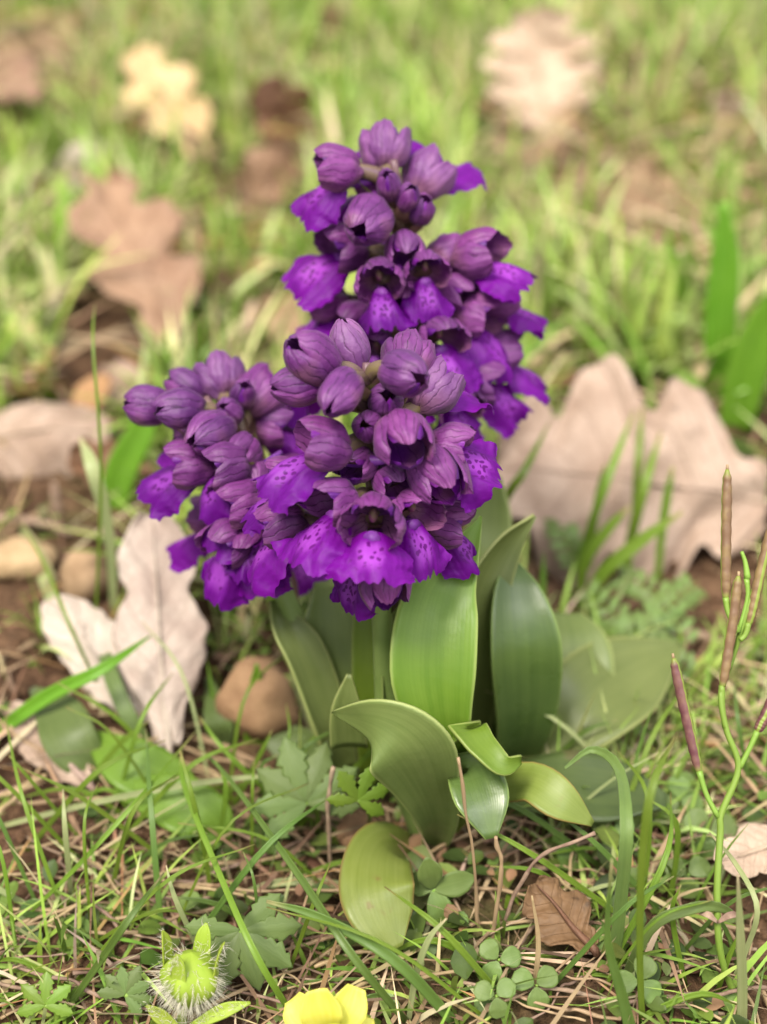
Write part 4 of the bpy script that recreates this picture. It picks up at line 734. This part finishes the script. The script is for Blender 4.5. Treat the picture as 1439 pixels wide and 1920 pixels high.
for _ in range(60): f_ = rg.random(); p = (bh - b) * (1 - f_) + (hb - ax_ * .42 - b) * f_; d = rg.normal(0, 1, 3); d[2] *= .2; d /= np.linalg.norm(d); hair(p + d * .08, d, rg.uniform(.06, .18))
o = mk('hairs', hv, hf, M['hair'], r); o['kind'] = 'stuff'

# yellow flower at the lower edge
by = on_ground(615, 1990); r = empty('yellow_flower', by, 'lemon yellow flower with rounded petals in the near tangle', 'flower'); b = np.array(r.location) / S; yc = D(618, 1945, 22.6)
part_tube(r, 'stem', [by, (by + yc) / 2, yc], [.06, .05, .07], M['herbstem'], 8, 7)
for i, (dx, dz, tilt, w) in enumerate(((-.18, 1.0, -.1, .85), (.42, .72, .15, .8), (-.65, .35, .3, .8), (.15, .55, -.45, .75), (.75, .2, .3, .7))):
    d = np.array([dx, .25 + tilt, dz]); d /= np.linalg.norm(d)
    V, F, uv = ribbon([yc - b, yc + d * .55 + np.array([0, -.12, 0]) - b, yc + d * (1.05 - .1 * i) - b], [.15, .62 * w, .8 * w, .4 * w], (.1, -1, .35), .45, 0, 11, 16, .012, .06, i); mk('petal', V, F, M['yellow'], r, uv)
V, F, uv = ribbon([yc - b + (.0, -.3, -.1), yc - b + (.02, -.3, .15), yc - b + (.05, -.28, .36)], [.2, .26, .03], (0, -1, .4), .5, 0, 7, 10, .012); mk('sepal', V, F, M['budgreen'], r, uv)

# ------------------------------------------------------------------ grass, litter and crumbs that nobody could count
def blades_mesh(name, x, y, L, W, lean, head, tint, mat, label, curve=.5, levels=5, z0=0.0, kind='grass'):
    N = len(x); s = np.linspace(0, 1, levels); root = np.stack([x, y, gh(x, y) + z0], 1)
    hd = np.stack([np.cos(head), np.sin(head), 0 * head], 1); sa = head + math.pi / 2 + RNG.normal(0, .5, N); sd = np.stack([np.cos(sa), np.sin(sa), RNG.normal(0, .25, N)], 1)
    hor = lean[:, None] * (s[None] * (1 - curve) + curve * s[None] ** 2 * 1.3); ver = np.sqrt(np.clip(1 - np.clip(lean, 0, .98) ** 2, .02, 1))[:, None] * s[None] * (1 - .45 * curve * lean[:, None] * s[None])
    c = root[:, None] + L[:, None, None] * (hor[..., None] * hd[:, None] + ver[..., None] * np.array([0, 0, 1.0]))
    w = W[:, None] * .5 * np.array([.75, 1, .9, .62, .0] if levels == 5 else np.linspace(1, 0, levels))[None]
    A = c + w[..., None] * sd[:, None]; B = c[:, :-1] - w[:, :-1, None] * sd[:, None]
    V = np.concatenate([A, B], 1).reshape(-1, 3); per = 2 * levels - 1; o = (np.arange(N) * per)[:, None]
    F = []
    for j in range(levels - 2): F.append(np.hstack([o + j, o + levels + j, o + levels + j + 1, o + j + 1]))
    Q = np.vstack(F).tolist(); j = levels - 2; T = np.hstack([o + j, o + levels + j, o + j + 1]).tolist()
    tt = np.repeat(np.hstack([tint, np.ones((N, 1))]), per, 0)
    ob = mk(name, V, Q + T, mat, None, None, True, tt); tag(ob, label, kind, None, 'stuff'); return ob
def palette(cols, probs, N, jit=.25):
    i = RNG.choice(len(cols), N, p=probs); return np.array(cols)[i] * (1 + RNG.normal(0, jit, (N, 1)).clip(-.5, .6)) * (1 + RNG.normal(0, .06, (N, 3)))
# open ground is kept in front of the things that lie on it: (x, y, rx, ry)
CLEAR = []
for o in list(bpy.data.objects):
    if o.parent is None and o.get('category') in ('leaf', 'stone'):
        pts = [Vector(c) for ch in ([o] if o.type == 'MESH' else o.children) for c in [(o.matrix_basis @ ch.matrix_basis if ch is not o else o.matrix_basis) @ Vector(q) for q in ch.bound_box]]
        P = np.array([[p.x, p.y, p.z] for p in pts]) / S; lo, hi = P.min(0), P.max(0)
        cx, cy = (lo[0] + hi[0]) / 2, (lo[1] + hi[1]) / 2; CLEAR.append((cx, cy - .9, (hi[0] - lo[0]) / 2 + .1, (hi[1] - lo[1]) / 2 + 1.6))
for q_ in ((1345, 760), (1390, 800)): p_ = on_ground(*q_); CLEAR.append((p_[0], p_[1] - 1.0, 1.0, 1.6))
CLEAR += [(-17, 62, 4.0, 5.0), (-4.6, 52, 2.6, 3.4)]
def keep(x, y, L):
    k = np.ones(len(x), bool)
    for cx, cy, rx, ry in CLEAR:
        ex = 0.5 * L * (cy < 60); k &= ~((((x - cx) / rx) ** 2 + ((y - cy) / (ry + ex)) ** 2) < 1)
    return k
def patch(x, y, seed, f=.22):
    r_ = np.random.default_rng(seed); z = 0
    for q in (1, 1.7, 2.9): kx, ky = r_.normal(0, f * q, 2); z = z + np.sin(kx * x + ky * y + r_.uniform(0, 6.28)) / q
    return z
GREENS = [(.22, .34, .05), (.34, .46, .10), (.14, .22, .035), (.46, .53, .20), (.60, .55, .30), (.58, .45, .30)]
def meadow(N, x0, x1, y0, y1, L0, L1, W0, W1, name, label, probs, seed, z0=-.05, leanm=.45):
    x = RNG.uniform(x0, x1, N); y = RNG.uniform(y0, y1, N); L = RNG.uniform(L0, L1, N) * RNG.uniform(.6, 1.15, N)
    k = keep(x, y, L) & (patch(x, y, seed) + RNG.normal(0, .5, N) > -.6); k &= ~((np.abs(x - .9) < 2.2) & (y < 30) & (y > 16.3)); k &= ~((np.abs(x - .5) < 5) & (y < 19) & (L > 1.8)); x, y, L = x[k], y[k], L[k]; n = len(x)
    return blades_mesh(name, x, y, L, RNG.uniform(W0, W1, n), np.clip(RNG.normal(leanm, .25, n), .03, .97), RNG.uniform(0, 6.28, n), palette(GREENS, probs, n), M['tint'], label, RNG.uniform(.3, .8), z0=z0)
meadow(38000, -28, 28, 33, 80, 1.7, 5.0, .12, .36, 'meadow_grass', 'soft green meadow grass behind the orchids', [.25, .30, .09, .20, .10, .06], 5)
meadow(32000, -55, 55, 75, 170, 2.4, 5.6, .16, .42, 'far_meadow_grass', 'far light green meadow grass', [.23, .31, .06, .25, .10, .05], 6)
meadow(5200, -18, 18, 23.5, 34, 1.2, 3.4, .08, .2, 'short_grass', 'short fine grass between the dead leaves and the orchids', [.28, .25, .2, .12, .1, .05], 7, leanm=.6)
meadow(6500, -13, 13, 10, 24.5, .8, 2.9, .045, .12, 'near_fine_grass', 'fine short grass in the near tangle', [.3, .25, .22, .1, .08, .05], 8, leanm=.7)
def litter(N, x0, x1, y0, y1, L0, L1, W0, W1, name, label, cols, probs, heap=False, cat='litter'):
    x = RNG.uniform(x0, x1, N); y = RNG.uniform(y0, y1, N); k = keep(x, y, np.zeros(N)) | heap; x, y = x[k], y[k]; n = len(x)
    return blades_mesh(name, x, y, RNG.uniform(L0, L1, n), RNG.uniform(W0, W1, n), np.clip(RNG.normal(1.0, .06, n), .8, 1.0), RNG.uniform(0, 6.28, n), palette(cols, probs, n), M['tintdry'], label, .25, z0=RNG.uniform(.1, 1.3, n) if heap else .12, kind=cat)
DRY = [(.30, .20, .12), (.46, .34, .21), (.17, .10, .06), (.30, .17, .07)]
litter(3000, -14, 14, 10, 34, .4, 3.0, .02, .12, 'dry_straw_litter', 'dry straw and broken stems strewn over the soil', DRY, [.4, .25, .25, .1])
litter(8000, -40, 40, 34, 110, 1.5, 6, .1, .32, 'far_straw_litter', 'dry straw lying through the far grass', DRY, [.35, .4, .15, .1])
litter(1500, 5, 21, 42, 68, 2.0, 6.5, .08, .32, 'straw_heap', 'matted dry straw behind the bright broad grass blades', DRY, [.4, .4, .1, .1], True)
litter(500, -24, -10, 56, 74, 2.0, 6.0, .1, .4, 'brown_litter', 'matted brown litter in the far corner of the meadow', DRY, [.4, .2, .3, .1], True)
def ground_leaves(N, x0, x1, y0, y1, s0, s1, name, label, cols, probs, mat, cat):
    x = RNG.uniform(x0, x1, N); y = RNG.uniform(y0, y1, N); k = keep(x, y, np.zeros(N)) & (patch(x, y, 11, .4) > -.5); x, y = x[k], y[k]; n = len(x); sz = RNG.uniform(s0, s1, n)
    hd = RNG.uniform(0, 6.28, n); el = RNG.uniform(-.1, .7, n); d = np.stack([np.cos(hd) * np.cos(el), np.sin(hd) * np.cos(el), np.sin(el)], 1); s = np.stack([-np.sin(hd), np.cos(hd), RNG.normal(0, .25, n)], 1); nn = np.cross(d, s)
    c = np.stack([x, y, gh(x, y) + RNG.uniform(.03, .45, n)], 1); prof = [(0, 0.05), (.25, .30), (.55, .38), (.82, .26), (1, .03)]; V = []
    for t, w in prof:
        z = .12 * math.sin(math.pi * t)
        for q, kk in ((-1, .10), (0, 0), (1, .10)): V.append(c + sz[:, None] * (d * t + s * q * w + nn * (z + kk * abs(q))))
    V = np.stack(V, 1).reshape(-1, 3); o = (np.arange(n) * 15)[:, None]; F = []
    for j in range(4):
        for i in range(2): F.append(np.hstack([o + 3 * j + i, o + 3 * j + i + 1, o + 3 * j + i + 4, o + 3 * j + i + 3]))
    tt = np.repeat(np.hstack([palette(cols, probs, n), np.ones((n, 1))]), 15, 0)
    tag(mk(name, V, np.vstack(F), mat, None, None, True, tt), label, cat, None, 'stuff')
HERB = [(.095, .15, .028), (.14, .205, .04), (.065, .10, .025), (.19, .24, .075)]
ground_leaves(2600, -14, 14, 10, 30, .22, .6, 'ground_cover', 'small low green leaves covering the soil around the orchids', HERB, [.35, .3, .25, .1], M['tint'], 'ground cover')
ground_leaves(5000, -40, 40, 30, 110, .5, 1.5, 'far_ground_cover', 'low broad leaved plants under the far grass', HERB, [.3, .35, .15, .2], M['tint'], 'ground cover')
ground_leaves(900, -14, 14, 10, 34, .15, .45, 'leaf_litter', 'brown leaf crumbs on the soil around the orchids', [(.26, .15, .08), (.38, .26, .17), (.15, .08, .045)], [.45, .25, .3], M['tintdry'], 'litter')
ground_leaves(2200, -40, 40, 34, 110, .6, 2.2, 'far_leaf_litter', 'brown leaf scraps through the far grass', [(.34, .20, .11), (.48, .34, .22), (.2, .11, .06)], [.45, .35, .2], M['tintdry'], 'litter')
# soil crumbs
n = 4200; x = RNG.uniform(-14, 14, n); y = RNG.uniform(11, 36, n); r0 = RNG.uniform(.03, .17, n) ** 1.0; c = np.stack([x, y, gh(x, y) + r0 * .3], 1)
oc = np.array([(1, 0, 0), (0, 1, 0), (-1, 0, 0), (0, -1, 0), (0, 0, 1), (.7, .7, .6), (-.7, .6, .6), (-.6, -.7, .6), (.7, -.7, .6)], float)
V = (c[:, None] + r0[:, None, None] * oc[None] * RNG.uniform(.65, 1.3, (n, 9, 1))).reshape(-1, 3); o = (np.arange(n) * 9)[:, None]
tri = [(0, 5, 8), (5, 1, 6), (6, 2, 7), (7, 3, 8), (0, 1, 5), (1, 2, 6), (2, 3, 7), (3, 0, 8), (5, 6, 4), (6, 7, 4), (7, 8, 4), (8, 5, 4)]
F = np.vstack([np.hstack([o + t[0], o + t[1], o + t[2]]) for t in tri])
tag(mk('soil_crumbs', V, F, M['soil'], None, None, False), 'loose crumbs of brown soil', 'soil', None, 'stuff')
